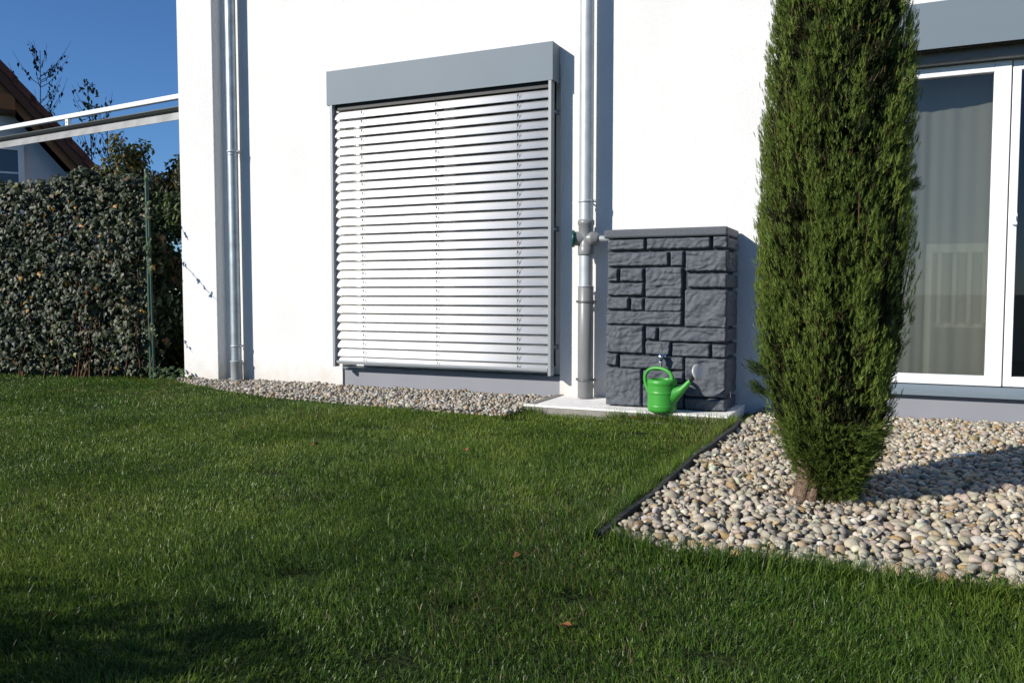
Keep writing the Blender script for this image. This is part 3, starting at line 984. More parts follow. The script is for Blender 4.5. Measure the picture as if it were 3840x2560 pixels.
# dead juniper needles fallen between the pebbles
nd = 900
ra, rd = rng.uniform(0, 2*np.pi, nd), np.abs(rng.normal(0, 0.22, nd))
px_, py_ = -0.22 + rd*np.cos(ra), -2.47 + rd*np.sin(ra)
da = rng.uniform(0, 2*np.pi, nd); ln = rng.uniform(0.008, 0.028, nd)
c0 = np.stack([px_, py_, -0.020 + rng.uniform(-0.004, 0.010, nd)], 1)
dd = np.stack([np.cos(da)*ln, np.sin(da)*ln, rng.uniform(-0.004, 0.006, nd)], 1)
ww = np.stack([-np.sin(da), np.cos(da), np.zeros(nd)], 1)*0.0014
V = np.stack([c0-ww, c0+ww, c0+dd+ww, c0+dd-ww], 1).reshape(-1, 3)
lit = np_mesh('needle_litter', V, [np.arange(nd*4).reshape(-1, 4)], M['twig'], bed)
lit['kind'] = 'stuff'

# ================================================================== GRASS
def lawn_ok(x, y):
    house_zone = (x > -6.05) & (y > -0.12)
    fence_y = -0.12 + (x + 6.43)*0.1926
    behind_fence = (x < -6.3) & (y > fence_y + 0.10)
    gap = (x < -6.03) & (x > -6.5) & (y > 0.1)
    return ~(in_strip(x, y, -0.025) | in_bed(x, y, -0.01) | in_slab(x, y, 0.004) | house_zone | behind_fence | gap)
BARE = [(-5.3,-1.75,0.2,0.08),(-3.9,-1.35,0.22,0.06),(-2.0,-3.6,0.07,0.05),(-1.3,-3.75,0.10,0.05),(-2.6,-2.9,0.10,0.05),(-1.75,-2.6,0.09,0.05),(-1.35,-1.25,0.14,0.06),(-0.35,-4.05,0.10,0.06),(-1.0,-4.35,0.09,0.06),(-4.25,-1.56,0.30,0.10),(-2.84,-1.70,0.16,0.07),(-3.4,-2.0,0.12,0.06),(-0.75,-3.85,0.10,0.06),(-1.55,-4.0,0.10,0.06),(-1.02,-4.05,0.08,0.05),(-2.2,-1.0,0.18,0.08)]
def grass_points():
    out = []
    for d0, d1, dens, wid in ((1.1,2.2,30000,0.95),(2.2,3.2,26000,1.0),(3.2,4.6,17000,1.15),(4.6,6.5,9500,1.45),(6.5,9.0,5600,1.9),(9.0,13.0,1400,3.2)):
        a0, a1 = math.radians(-66), math.radians(14)       # measured from +Y, negative to the left
        area = (d1*d1-d0*d0)*(a1-a0)/2
        n = int(area*dens)
        d = np.sqrt(rng.uniform(d0*d0, d1*d1, n)); a = rng.uniform(a0, a1, n)
        x, y = d*np.sin(a), -5.9 + d*np.cos(a)
        k = lawn_ok(x, y)
        x, y = x[k], y[k]
        prob = np.ones(len(x))
        for bx, by, rx, ry in BARE:
            q = ((x-bx)/rx)**2 + ((y-by)/ry)**2
            prob = np.minimum(prob, np.clip(q*0.55, 0.06, 1))
        k = rng.random(len(x)) < prob
        out.append((x[k], y[k], np.full(k.sum(), wid)))
    # longer tufts along edges
    ex, ey = [], []
    for _ in range(5200):
        t = rng.random()
        y = -0.68 - t*2.68
        ex.append(-0.850 - 0.03*t - abs(rng.normal(0, 0.022))); ey.append(y)
    for _ in range(5200):
        x = rng.uniform(-0.83, 1.2)
        ex.append(x); ey.append(float(bed_front(x)) - 0.012 + rng.normal(0, 0.02))
    for _ in range(1500):
        x = rng.uniform(-2.32, -0.9)
        if vnoise(np.array([x]), np.array([0.0]), 5, 6.0)[0] < 0.35: continue
        ex.append(x); ey.append(-0.662 - abs(rng.normal(0, 0.02)))
    e = np.array([ex, ey])
    out.append((e[0], e[1], np.full(len(ex), -1.15)))
    return [np.concatenate([o[i] for o in out]) for i in range(3)]
gx, gy, gw = grass_points()
edge = gw < 0
gw = np.abs(gw)
n = len(gx)
patch = vnoise(gx, gy, 1, 0.9)*0.36 + vnoise(gx, gy, 2, 2.6)*0.28 + vnoise(gx, gy, 6, 7.0)*0.20 + vnoise(gx, gy, 16, 19.0)*0.16
tall = 0.55*vnoise(gx, gy, 4, 5.0) + 0.45*vnoise(gx, gy, 14, 13.0)
gz = -0.074 + 0.030*(vnoise(gx, gy, 7, 1.3)-0.25)*np.clip((-0.6-gy)/0.8, 0.25, 1) + 0.016*np.clip((gy+1.7)/0.5, 0, 1) + 0.014*(vnoise(gx, gy, 13, 4.2)-0.4)
hgt = (0.013 + 0.014*rng.random(n) + 0.034*tall**1.7*rng.random(n)) * (0.75 + 0.6*vnoise(gx, gy, 9, 1.6))
rare = rng.random(n) < 0.02
hgt = np.where(rare, hgt*1.5, hgt)
hgt = np.where(edge, 0.045 + 0.055*rng.random(n)**1.5, hgt)
az = rng.uniform(0, 2*np.pi, n)
flow = 2*np.pi*vnoise(gx, gy, 11, 1.7)
az = np.where(rng.random(n) < 0.45, flow + rng.normal(0, 0.7, n), az)
lean = np.clip(np.abs(rng.normal(0.92, 0.50, n)), 0.05, 1.55)
lean = np.where(edge, lean*0.8, lean)
wid = 0.00115*gw*(0.75+0.6*rng.random(n))*np.where(rare, 1.35, 1.0)
dx, dy = np.cos(az), np.sin(az)
tw = az + np.pi/2 + rng.normal(0, 0.9, n)
wx, wy = np.cos(tw)*wid, np.sin(tw)*wid
B = np.stack([gx, gy, gz], 1)
l1, l2 = lean*0.55, lean*1.25
mid = B + np.stack([dx*np.sin(l1)*hgt*0.55, dy*np.sin(l1)*hgt*0.55, np.cos(l1)*hgt*0.55], 1)
tip = mid + np.stack([dx*np.sin(l2)*hgt*0.55, dy*np.sin(l2)*hgt*0.55, np.cos(l2)*hgt*0.55], 1)
Wv = np.stack([wx, wy, np.zeros(n)], 1)
V = np.stack([B-Wv, B+Wv, mid+Wv*0.8, mid-Wv*0.8, tip], 1).reshape(-1, 3)
i0 = np.arange(n)*5
Fq = np.stack([i0, i0+1, i0+2, i0+3], 1); Ft = np.stack([i0+3, i0+2, i0+4], 1)
g_dark, g_mid, g_lite = np.array([.040,.088,.012]), np.array([.094,.172,.022]), np.array([.185,.250,.042])
tt = np.clip(patch*2.0-0.52 + rng.normal(0, 0.30, n), 0, 1)[:, None]
gc = np.where(tt < 0.5, g_dark+(g_mid-g_dark)*tt*2, g_mid+(g_lite-g_mid)*(tt-0.5)*2)
dry = (rng.random(n) < 0.02 + 0.20*np.clip(vnoise(gx, gy, 31, 2.4)-0.62, 0, 1)*2.6 + 0.16*np.exp(-(((gx+1.08)/0.16)**2+((gy+2.75)/0.35)**2)))[:, None]
gc = np.where(dry, np.array([.17,.14,.065])*rng.uniform(0.6, 1.1, (n, 1)), gc)
C = np.repeat(gc, 5, axis=0).reshape(n, 5, 3)
lawn = np_mesh('lawn_grass', V, [Fq, Ft], M['grass'], None, C.reshape(-1, 3))
tag(lawn, 'short green lawn grass covering the garden in front of the house', 'grass', kind='stuff')

# ================================================================== PLANTS
def leaf_cloud(P, N, size, cols, droop=0.0, shape='ivy', up=None):
    """one small folded leaf per point; P centre, N facing normal"""
    n = len(P)
    N = N/np.linalg.norm(N, axis=1, keepdims=True)
    ref = np.tile(np.array([0, 0, -1.0]), (n, 1)) + rng.normal(0, 0.45, (n, 3))
    if up is not None: ref = up + rng.normal(0, 0.25, (n, 3))
    L = ref - N*(ref*N).sum(1, keepdims=True)
    L /= np.linalg.norm(L, axis=1, keepdims=True) + 1e-9
    W = np.cross(N, L)
    if shape == 'ivy':
        out = np.array([(0,-.48,0),(.34,-.50,-.05),(.50,-.14,-.10),(.24,.05,-.03),(0,.56,-.07),(-.24,.05,-.03),(-.50,-.14,-.10),(-.34,-.50,-.05),(0,-.05,.05)])
    else:
        out = np.array([(0,-.55,0),(.20,-.28,-.03),(.25,.05,-.05),(.13,.36,-.05),(0,.62,-.09),(-.13,.36,-.05),(-.25,.05,-.05),(-.20,-.28,-.03),(0,0,.04)])
    V = P[:, None] + size[:, None, None]*(W[:, None]*out[None, :, 0:1] + L[:, None]*out[None, :, 1:2] + N[:, None]*out[None, :, 2:3])
    tri = np.array([(8, i, (i+1) % 8) for i in range(8)])
    F = (tri[None] + (np.arange(n)*9)[:, None, None]).reshape(-1, 3)
    return V, F, np.repeat(cols, 9, axis=0)

# ------------------------------------------------------------------ juniper column
JX, JY = -0.215, -2.45
JT = thing('juniper_tree', (JX, JY, -0.03), 'tall dark green columnar juniper growing in the pebble bed', 'tree')
mb = MB()
pts, rr = [], []
for k in range(16):
    t_ = k/15
    pts.append((JX-0.075+0.06*t_+0.012*math.sin(t_*9), JY-0.10+0.10*t_, -0.06+t_*2.6))
    rr.append(0.034*(1-t_)**0.8+0.008)
mb.tube(pts, rr, 12)
rj = random.Random(8)
for k in range(5):
    a = k*1.256+0.4
    mb.tube([(JX-0.075+0.035*math.cos(a), JY-0.10+0.035*math.sin(a), -0.06),(JX-0.05+0.03*math.cos(a+.2), JY-0.095+0.03*math.sin(a+.2), 0.09),(JX-0.03+0.05*math.cos(a+.3), JY-0.07+0.05*math.sin(a+.3), 0.30)], [0.022,0.017,0.012], 7)
mb.build('trunk', M['bark'], JT)
HZ = np.array([0.0,0.06,0.14,0.22,0.38,0.55,0.72,0.90,1.15,1.4,1.7,1.88,2.2,2.6,2.95,3.15])
HR = np.array([0.085,0.120,0.165,0.205,0.242,0.274,0.275,0.276,0.274,0.275,0.260,0.240,0.20,0.14,0.07,0.01])
def jr(z): return np.interp(z, HZ, HR)
def jc(z):
    """centre line"""
    return np.interp(z, [0,0.3,1,3], [JX+0.012,JX+0.0,JX,JX]), np.interp(z, [0,0.3,1,3], [JY-0.04,JY-0.02,JY,JY])
# rising branch strands
NSTR = 400
sa = rng.uniform(0, 2*np.pi, NSTR)
st0 = rng.uniform(-0.25, 2.35, NSTR)
sl = rng.uniform(0.35, 0.85, NSTR)
sdep = rng.beta(2.4, 1.0, NSTR)*0.36+0.65
stone_c = rng.uniform(0, 1, NSTR)
Pn, Dn, Ln, Cn = [], [], [], []
branch_mb = MB()
for k in range(NSTR):
    m = int(170*sl[k]*(0.75 if st0[k] > 1.9 else 1.0))
    t_ = rng.random(m)**0.85
    z = st0[k] + t_*sl[k]
    a = sa[k] + 0.20*np.sin(t_*2.5+k) + rng.normal(0, 0.055+0.07*(1-t_), m)
    inner = 0.55 + 0.45*np.clip(t_*2.2, 0, 1)
    r = jr(z)*sdep[k]*inner + rng.normal(0, 0.010, m) - np.clip(t_-0.85, 0, 1)*0.02
    ok = (z > 0.02) & (z < 3.15)
    z, a, r, tq = z[ok], a[ok], np.abs(r[ok]), t_[ok]
    cx_, cy_ = jc(z)
    Pn.append(np.stack([cx_+r*np.cos(a), cy_+r*np.sin(a), z], 1))
    outw = 0.16 + 0.34*rng.random(len(z)) + np.where(z < 0.45, 0.55*(0.45-z)/0.45, 0)
    Dn.append(np.stack([np.cos(a+rng.normal(0,.6,len(z)))*outw, np.sin(a+rng.normal(0,.6,len(z)))*outw, np.ones(len(z))*np.where(z < 0.25, 0.65, 1.0)], 1))
    Ln.append(0.020 + 0.026*rng.random(len(z)))
    base = np.array([.054,.094,.014]) + (np.array([.180,.245,.046])-np.array([.054,.094,.014]))*np.clip(stone_c[k]*0.6+rng.random(len(z))*0.5, 0, 1)[:, None]
    Cn.append(base)
    if k % 3 == 0 and st0[k] < 2.2:
        zz = np.linspace(max(0.05, st0[k]-0.1), min(2.6, st0[k]+sl[k]*0.85), 7)
        aa = sa[k] + 0.20*np.sin(np.linspace(0, .85, 7)*2.5+k)
        q = jr(zz)*sdep[k]*np.linspace(0.55, 0.995, 7)
        cx_, cy_ = jc(zz)
        branch_mb.tube([(cx_[i]+q[i]*math.cos(aa[i]), cy_[i]+q[i]*math.sin(aa[i]), zz[i]) for i in range(7)], [0.0055,0.005,0.0045,0.004,0.0032,0.0025,0.0015], 5, cap=False)
branch_mb.build('branches', M['twig'], JT, recalc=False)
P = np.concatenate(Pn); D = np.concatenate(Dn); Lg = np.concatenate(Ln); Cc = np.concatenate(Cn)
n_outer = len(P)
# inner fill so that no sky shows through the core
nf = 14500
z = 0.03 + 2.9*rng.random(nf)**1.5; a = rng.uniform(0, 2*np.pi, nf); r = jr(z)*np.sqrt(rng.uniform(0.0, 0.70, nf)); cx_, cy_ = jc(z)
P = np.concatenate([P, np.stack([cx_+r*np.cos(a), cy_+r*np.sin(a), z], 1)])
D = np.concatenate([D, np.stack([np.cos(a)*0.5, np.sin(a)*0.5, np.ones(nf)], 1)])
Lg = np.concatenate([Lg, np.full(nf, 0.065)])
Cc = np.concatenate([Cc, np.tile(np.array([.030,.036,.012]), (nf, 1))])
# low skirt of sprays reaching the pebbles
nk = 3000
z = -0.02 + 0.30*rng.random(nk); a = rng.uniform(0, 2*np.pi, nk); r = np.interp(z, [-0.02,0.05,0.14,0.28], [0.075,0.115,0.160,0.205])*np.sqrt(rng.uniform(0.25, 1.0, nk))
P = np.concatenate([P, np.stack([JX+0.018+r*np.cos(a), JY-0.055+r*np.sin(a), z], 1)])
D = np.concatenate([D, np.stack([np.cos(a)*0.8, np.sin(a)*0.8, rng.uniform(-0.1, 0.8, nk)], 1)])
Lg = np.concatenate([Lg, rng.uniform(0.025, 0.05, nk)])
Cc = np.concatenate([Cc, np.array([.050,.080,.015]) + rng.random((nk, 1))*np.array([.09,.12,.022])])
# stray shoots
for (zz, aa, ln) in ((0.36, math.radians(200), 0.045),(0.44, math.radians(206), 0.05),(1.15, math.radians(28), 0.035)):
    m = 70
    t_ = rng.random(m)
    rr_ = float(jr(zz)) + t_*ln
    Pq = np.stack([JX+rr_*math.cos(aa)+rng.normal(0,.014,m), JY+rr_*math.sin(aa)+rng.normal(0,.014,m), zz+t_*ln*0.9+rng.normal(0,.008,m)], 1)
    P = np.concatenate([P, Pq]); D = np.concatenate([D, np.tile([math.cos(aa)*0.9, math.sin(aa)*0.9, 0.8], (m, 1))])
    Lg = np.concatenate([Lg, np.full(m, 0.035)]); Cc = np.concatenate([Cc, np.tile([.045,.075,.02], (m, 1))])
ns = len(P)
NPS = 11                                            # scale-leaf twiglets in a spray
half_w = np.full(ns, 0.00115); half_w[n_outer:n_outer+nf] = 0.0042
D /= np.linalg.norm(D, axis=1, keepdims=True)
side = np.cross(D, rng.normal(0, 1, (ns, 3))); side /= np.linalg.norm(side, axis=1, keepdims=True)
Vt, Ct = [], []
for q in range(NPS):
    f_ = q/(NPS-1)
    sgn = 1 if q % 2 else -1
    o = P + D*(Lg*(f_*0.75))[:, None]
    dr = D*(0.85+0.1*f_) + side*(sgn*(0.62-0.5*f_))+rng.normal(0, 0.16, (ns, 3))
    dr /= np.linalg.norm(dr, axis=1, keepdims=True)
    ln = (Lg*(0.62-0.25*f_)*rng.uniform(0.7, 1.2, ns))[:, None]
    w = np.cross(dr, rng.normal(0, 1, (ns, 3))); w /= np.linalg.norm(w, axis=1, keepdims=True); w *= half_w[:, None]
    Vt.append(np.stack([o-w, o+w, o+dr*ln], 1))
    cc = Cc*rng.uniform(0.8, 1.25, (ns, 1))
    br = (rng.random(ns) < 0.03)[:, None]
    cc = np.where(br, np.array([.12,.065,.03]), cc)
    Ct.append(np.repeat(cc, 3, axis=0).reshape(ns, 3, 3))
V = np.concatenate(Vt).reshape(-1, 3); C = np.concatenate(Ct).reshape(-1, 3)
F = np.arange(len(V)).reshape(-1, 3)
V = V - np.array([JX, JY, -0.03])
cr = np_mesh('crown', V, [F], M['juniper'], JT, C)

# ------------------------------------------------------------------ ivy fence
FA = np.array([-6.43, -0.12]); FD = np.array([-0.982, -0.1891]); FN = np.array([0.1891, -0.982])   # along, outward normal
def fpt(s, o, z): return (FA[0]+FD[0]*s+FN[0]*o, FA[1]+FD[1]*s+FN[1]*o, z)
FE = thing('wire_fence', (-8.6, -0.5, -0.06), 'green wire mesh fence almost hidden under ivy', 'fence')
for s in (0.0, 2.5, 5.0):
    mb = MB()
    mb.tube([fpt(s, 0.03, -0.15), fpt(s, 0.03, 1.93)], 0.019, 12)
    post = mb.build('post', M['fence_green'], FE)
    mb = MB(); mb.lathe(fpt(s, 0.03, 1.93), (0,0,1), [(0.021,-0.02),(0.021,0.0),(0.012,0.010),(0.0,0.013)], 12)
    mb.build('cap', M['fence_green'], post)
mb = MB()
mb.tube([fpt(-0.055, 0.06, -0.10), fpt(-0.02, 0.035, 1.55)], 0.011, 10)
mb.build('brace', M['fence_green'], FE)
mb = MB()
for k in range(13):
    mb.tube([fpt(0, 0.0, 0.05+k*0.15), fpt(5, 0.0, 0.05+k*0.15)], 0.0018, 4)
for k in range(64):
    mb.tube([fpt(k*0.078, 0.0, 0.02), fpt(k*0.078, 0.0, 1.88)], 0.0018, 4)
mb.build('wire_mesh', M['fence_green'], FE, recalc=False)

IV = thing('ivy', (-8.6, -0.5, -0.06), 'dense dark ivy climbing over the whole garden fence', 'ivy')
nl = 25000
s = rng.uniform(-0.02, 4.9, nl)
top = 1.72 + 0.18*vnoise(s, s*0, 21, 1.9) + 0.10*vnoise(s, s*0, 22, 6)
top = np.where(s < 0.9, top+0.03, top)
z = rng.uniform(-0.03, 1, nl)**0.97*top
bulge = 0.03 + 0.13*vnoise(s, z, 23, 2.6) + 0.10*vnoise(s, z, 25, 7)
layer = rng.random(nl)
o = bulge*(1-layer**1.3*1.9) - 0.03 - 0.05*layer
o = np.where(s < 0.12, np.minimum(o, 0.02 + 0.1*rng.random(nl)*(s+0.02)), o)
tpf = np.clip((z-top+0.12)/0.12, 0, 1)
o = o*(1-0.6*tpf)
P = np.stack([FA[0]+FD[0]*s+FN[0]*o, FA[1]+FD[1]*s+FN[1]*o, z], 1)
N = np.stack([np.full(nl, FN[0]), np.full(nl, FN[1]), 0.45+0.9*tpf], 1) + rng.normal(0, 0.55, (nl, 3))
size = rng.uniform(0.032, 0.066, nl)
ic = np.array([.014,.022,.008]) + rng.random((nl, 1))**1.5*np.array([.040,.050,.022])
yel = rng.random(nl)
ic = np.where((yel < 0.010)[:, None], np.array([.33,.17,.03]), ic)
ic = np.where(((yel > 0.010) & (yel < 0.022))[:, None], np.array([.20,.19,.05]), ic)
ic = np.where(((yel > 0.022) & (yel < 0.05))[:, None], np.array([.13,.075,.03]), ic)
size = np.where(layer > 0.62, size*1.45, size)
V, F, C = leaf_cloud(P, N, size, ic)
vis = (s < 2.3) & (o > bulge*0.72)
score = np.where(vis, size, 0)
order = np.argsort(-score)
single, rest = order[:300], np.sort(order[300:])
org = np.array(ORG[IV])
Vr = V[rest].reshape(-1, 3) - org
nr = len(rest)
tri = np.array([(8, i, (i+1) % 8) for i in range(8)])
Fr = (tri[None] + (np.arange(nr)*9)[:, None, None]).reshape(-1, 3)
fo = np_mesh('foliage', Vr, [Fr], M['ivy'], IV, np.repeat(ic[rest], 9, axis=0))
fo['kind'] = 'stuff'
for i in single:
    vv = V[i] - P[i]
    me = bpy.data.meshes.new('leaf')
    me.from_pydata([tuple(p) for p in vv], [], [tuple(int(q) for q in t_) for t_ in tri])
    ca = me.color_attributes.new('Col', 'FLOAT_COLOR', 'POINT')
    ca.data.foreach_set('color', np.tile(np.append(ic[i], 1.0), 9).astype(np.float32))
    link_mesh('leaf', me, M['ivy'], IV, tuple(P[i]-org))
mb = MB()
ri = random.Random(5)
for k in range(60):
    s0 = ri.uniform(0, 4.8); zz = 0.0; ss = s0; pts = []
    while zz < ri.uniform(0.9, 1.8):
        pts.append(fpt(ss, 0.02+0.04*ri.random(), zz-0.05)); zz += 0.14; ss += ri.uniform(-0.05, 0.05)
    if len(pts) > 2: mb.tube(pts, [0.007*(1-i/len(pts))+0.002 for i in range(len(pts))], 5, cap=False)
mb.build('stems', M['twig'], IV, recalc=False)
# free shoots at the fence end
shoots = [[(-6.40,-0.16,1.28),(-6.28,-0.28,1.22),(-6.15,-0.40,1.13),(-6.02,-0.50,1.00),(-5.93,-0.56,0.93)],
          [(-6.40,-0.16,1.62),(-6.30,-0.25,1.60),(-6.22,-0.33,1.52),(-6.16,-0.37,1.42)],
          [(-6.40,-0.16,0.95),(-6.30,-0.26,1.01),(-6.20,-0.34,1.02)],
          [(-6.40,-0.16,0.42),(-6.30,-0.25,0.46),(-6.20,-0.32,0.43),(-6.12,-0.36,0.36)],
          [(-6.40,-0.16,1.85),(-6.33,-0.24,1.88),(-6.27,-0.29,1.82)]]
mb = MB(); SP, SN = [], []
for sh in shoots:
    mb.tube(sh, [0.003]*(len(sh)-1)+[0.0015], 5)
    for i in range(len(sh)-1):
        for q in range(3):
            t_ = (q+ri.random())/3
            p = Vector(sh[i]).lerp(Vector(sh[i+1]), t_)
            SP.append((p.x+ri.uniform(-.015,.015), p.y+ri.uniform(-.015,.015), p.z+ri.uniform(-.02,.02))); SN.append((ri.uniform(-.5,.8), -1+ri.uniform(-.5,.5), ri.uniform(-.3,.9)))
mb.build('shoots', M['twig'], IV, recalc=False)
# ground leaves near the pillar foot
for k in range(46):
    SP.append((ri.uniform(-6.38,-5.88), ri.uniform(-0.34,-0.15), ri.uniform(-0.03, 0.07))); SN.append((ri.uniform(-.3,.5), -0.5, ri.uniform(.4,1)))
SP, SN = np.array(SP), np.array(SN)
V, F, C = leaf_cloud(SP, SN, rng.uniform(0.03, 0.055, len(SP)), np.tile([.035,.065,.02], (len(SP), 1))*rng.uniform(.7, 1.3, (len(SP), 1)))
np_mesh('shoot_leaves', V.reshape(-1, 3)-org, [F], M['ivy'], IV, C)

# ------------------------------------------------------------------ hedge filling the gap beside the pillar
def shrub(name, base, centre, radii, nleaf, size, palette, label, cat, material, trunk_r=0.02, stems=5, box=False, group=None, shape='oval', seed=1):
    t_ = thing(name, base, label, cat, group)
    r = random.Random(seed)
    m = MB()
    for k in range(stems):
        a = r.uniform(0, 6.28)
        e = Vector(centre) + Vector((math.cos(a)*radii[0]*r.uniform(.2,.8), math.sin(a)*radii[1]*r.uniform(.2,.8), radii[2]*r.uniform(.1,.8)))
        b = Vector(base) + Vector((math.cos(a)*trunk_r*1.5, math.sin(a)*trunk_r*1.5, -0.02))
        md = b.lerp(e, 0.5) + Vector((r.uniform(-.05,.05), r.uniform(-.05,.05), 0.05))
        m.tube([b, md, e], [trunk_r, trunk_r*0.65, trunk_r*0.2], 7)
    m.build('trunk', M['grey_twig'], t_, recalc=False)
    if box:
        Q = rng.uniform(-1, 1, (nleaf, 3))
        face = rng.integers(0, 3, nleaf)
        Q[np.arange(nleaf), face] = np.sign(Q[np.arange(nleaf), face])*rng.uniform(0.60, 1.02, nleaf)
        Nn = Q.copy()
    else:
        # clumps through the volume
        ncl = max(14, nleaf//70)
        cc = rng.normal(0, 1, (ncl, 3)); cc /= np.linalg.norm(cc, axis=1, keepdims=True); cc *= rng.uniform(0.35, 0.88, (ncl, 1))
        w = rng.integers(0, ncl, nleaf)
        loc = rng.normal(0, 1, (nleaf, 3)); loc /= np.linalg.norm(loc, axis=1, keepdims=True); loc *= (0.30*rng.random((nleaf, 1))**0.4)
        Q = cc[w] + loc
        Nn = Q + loc*2
    Pp = np.array(centre) + Q*np.array(radii)
    Nn = Nn + rng.normal(0, 0.5, (nleaf, 3)) + np.array([0, 0, 0.3])
    pal = np.array(palette)
    cc_ = pal[rng.integers(0, len(pal), nleaf)]*rng.uniform(0.75, 1.25, (nleaf, 1))
    k = Pp[:, 2] > base[2]
    V, F, C = leaf_cloud(Pp[k], Nn[k], rng.uniform(size*0.7, size*1.2, int(k.sum())), cc_[k], shape=shape)
    np_mesh('crown', V.reshape(-1, 3)-np.array(base), [F], material, t_, C)
    return t_
shrub('hedge', (-6.95, 0.85, -0.06), (-6.95, 0.85, 0.90), (0.85, 0.30, 0.94), 9500, 0.066,
      [(.025,.05,.015),(.04,.07,.018),(.07,.10,.02),(.03,.045,.015)], 'clipped hedge in the shade between ivy fence and house pillar', 'hedge', M['hedge_shade'], box=True, seed=3)
shrub('laurel_shrub', (-8.75, 1.6, -0.06), (-8.75, 1.6, 2.10), (0.46, 0.42, 0.66), 3000, 0.075,
      [(.055,.075,.018),(.09,.085,.02),(.035,.055,.015),(.12,.09,.02)], 'yellowish green leafy shrub rising above the ivy fence', 'shrub', M['leafy'], seed=4)
shrub('dark_shrub', (-8.35, 1.9, -0.06), (-8.28, 1.9, 1.90), (0.60, 0.50, 0.62), 4200, 0.07,
      [(.03,.045,.014),(.05,.055,.016),(.022,.038,.012),(.08,.06,.018)], 'low dark shrub next to the house pillar behind the fence', 'shrub', M['leafy'], seed=6)
# big bush added just outside the picture, shaped to shade the near corner
shrub('added_shade_bush', (-4.4, -6.75, -0.06), (-4.16, -6.78, 0.46), (1.52, 0.60, 0.57), 6500, 0.085,
      [(.03,.05,.015),(.05,.07,.02),(.04,.06,.018)], 'unseen rounded green bush added beside the viewer for its shade', 'bush', M['leafy'], box=True, stems=8, seed=7)

# ------------------------------------------------------------------ bare saplings
def sapling(base, h, lean, nbranch, leaf_n, leaf_col, tip_leaves, label, seed, spread=0.35):
    t_ = thing('sapling', base, label, 'sapling', None)
    r = random.Random(seed)
    m = MB(); L = []
    b = Vector(base)
    trunk = [b + Vector((lean*t*t*h + 0.03*math.sin(t*7+seed), 0.02*math.sin(t*5+seed), t*h)) for t in [i/9 for i in range(10)]]
    m.tube(trunk, [0.016*(1-i/10)+0.003 for i in range(10)], 6)
    for k in range(nbranch):
        t0 = r.uniform(0.50, 0.97)
        i = min(8, int(t0*9)); p = trunk[i].lerp(trunk[i+1], t0*9-i)
        a = r.uniform(0, 6.28); ln = r.uniform(0.35, 1.0)*spread*(1.5-t0)
        q = [p]
        for j in range(1, 6):
            f = j/5
            q.append(p + Vector((math.cos(a)*ln*f**0.8, math.sin(a)*ln*f**0.8, ln*1.35*f**1.2 + 0.01*r.uniform(-1,1))))
        m.tube(q, [0.006,0.005,0.004,0.0032,0.0025,0.0018], 5, cap=False)
        for j in range(leaf_n):
            f = r.uniform(0.25, 0.9); jj = min(4, int(f*5))
            L.append(q[jj].lerp(q[jj+1], f*5-jj) + Vector((r.uniform(-.03,.03), r.uniform(-.03,.03), -0.03)))
    m.build('trunk', M['grey_twig'], t_, recalc=False)
    P = np.array([v[:] for v in L]); nn = len(P)
    N = rng.normal(0, 1, (nn, 3)); N[:, 2] *= 0.3
    cols = np.tile(leaf_col, (nn, 1))*rng.uniform(.7, 1.3, (nn, 1))
    sz = rng.uniform(0.032, 0.075, nn)
    if tip_leaves:
        tp = []
        for k in range(tip_leaves):
            f = r.uniform(0.80, 1.0); i = min(8, int(f*9)); p = trunk[i].lerp(trunk[i+1], f*9-i)
            tp.append(p + Vector((r.uniform(-.10,.10), r.uniform(-.10,.10), r.uniform(-.03,.06))))
        P = np.concatenate([P, np.array([v[:] for v in tp])]); N = np.concatenate([N, rng.normal(0, 1, (tip_leaves, 3))])
        cols = np.concatenate([cols, np.tile([.09,.12,.05], (tip_leaves, 1))]); sz = np.concatenate([sz, rng.uniform(.06, .10, tip_leaves)])
    V, F, C = leaf_cloud(P, N, sz, cols, shape='oval')
    np_mesh('crown', V.reshape(-1, 3)-np.array(base), [F], M['leafy'], t_, C)
sapling((-12.75, 3.35, -0.06), 4.75, 0.02, 44, 8, [.022,.012,.010], 0, 'bare sapling with dark withered leaves standing behind the neighbouring roof edge', 21, 0.85)
sapling((-11.40, 3.25, -0.06), 4.15, -0.01, 26, 5, [.05,.035,.018], 60, 'thin sapling with a green leafy tip above the white handrail', 22, 0.5)
sapling((-11.12, 3.30, -0.06), 3.78, 0.012, 22, 5, [.05,.035,.018], 22, 'shorter thin sapling with few tip leaves right of the taller sapling', 23, 0.5)

# ------------------------------------------------------------------ neighbouring house
DV = Vector((-0.818, 0.575, 0)).normalized()      # away from the garden
RV = Vector((0.575, 0.818, 0)).normalized()       # to the right along the gable
NA = Vector((-11.45, 2.15, 0))
def np_(r, z, d=0.0): return NA + RV*r + DV*d + Vector((0, 0, z))
NH = thing('neighbour_house', tuple(NA + RV*-4 + DV*3), 'white neighbouring house with red-brown tiled gable roof beyond the fence', 'house')
SLOPE = 1.178
APEX = -3.4
def vz(r): return 4.068 - SLOPE*(r + 0.226)       # height of the right-hand verge at r
za = vz(APEX)
wall_top = lambda r: (vz(r) if r > APEX else vz(2*APEX-r)) - 0.50
mb = MB()
poly = [np_(-8.3, -0.1, .6), np_(1.45, -0.1, .6), np_(1.45, wall_top(1.45), .6), np_(APEX, wall_top(APEX), .6), np_(-8.3, wall_top(-8.3), .6)]
mb.prism(poly, DV*8)
mb.build('wall', M['neigh_wall'], NH)
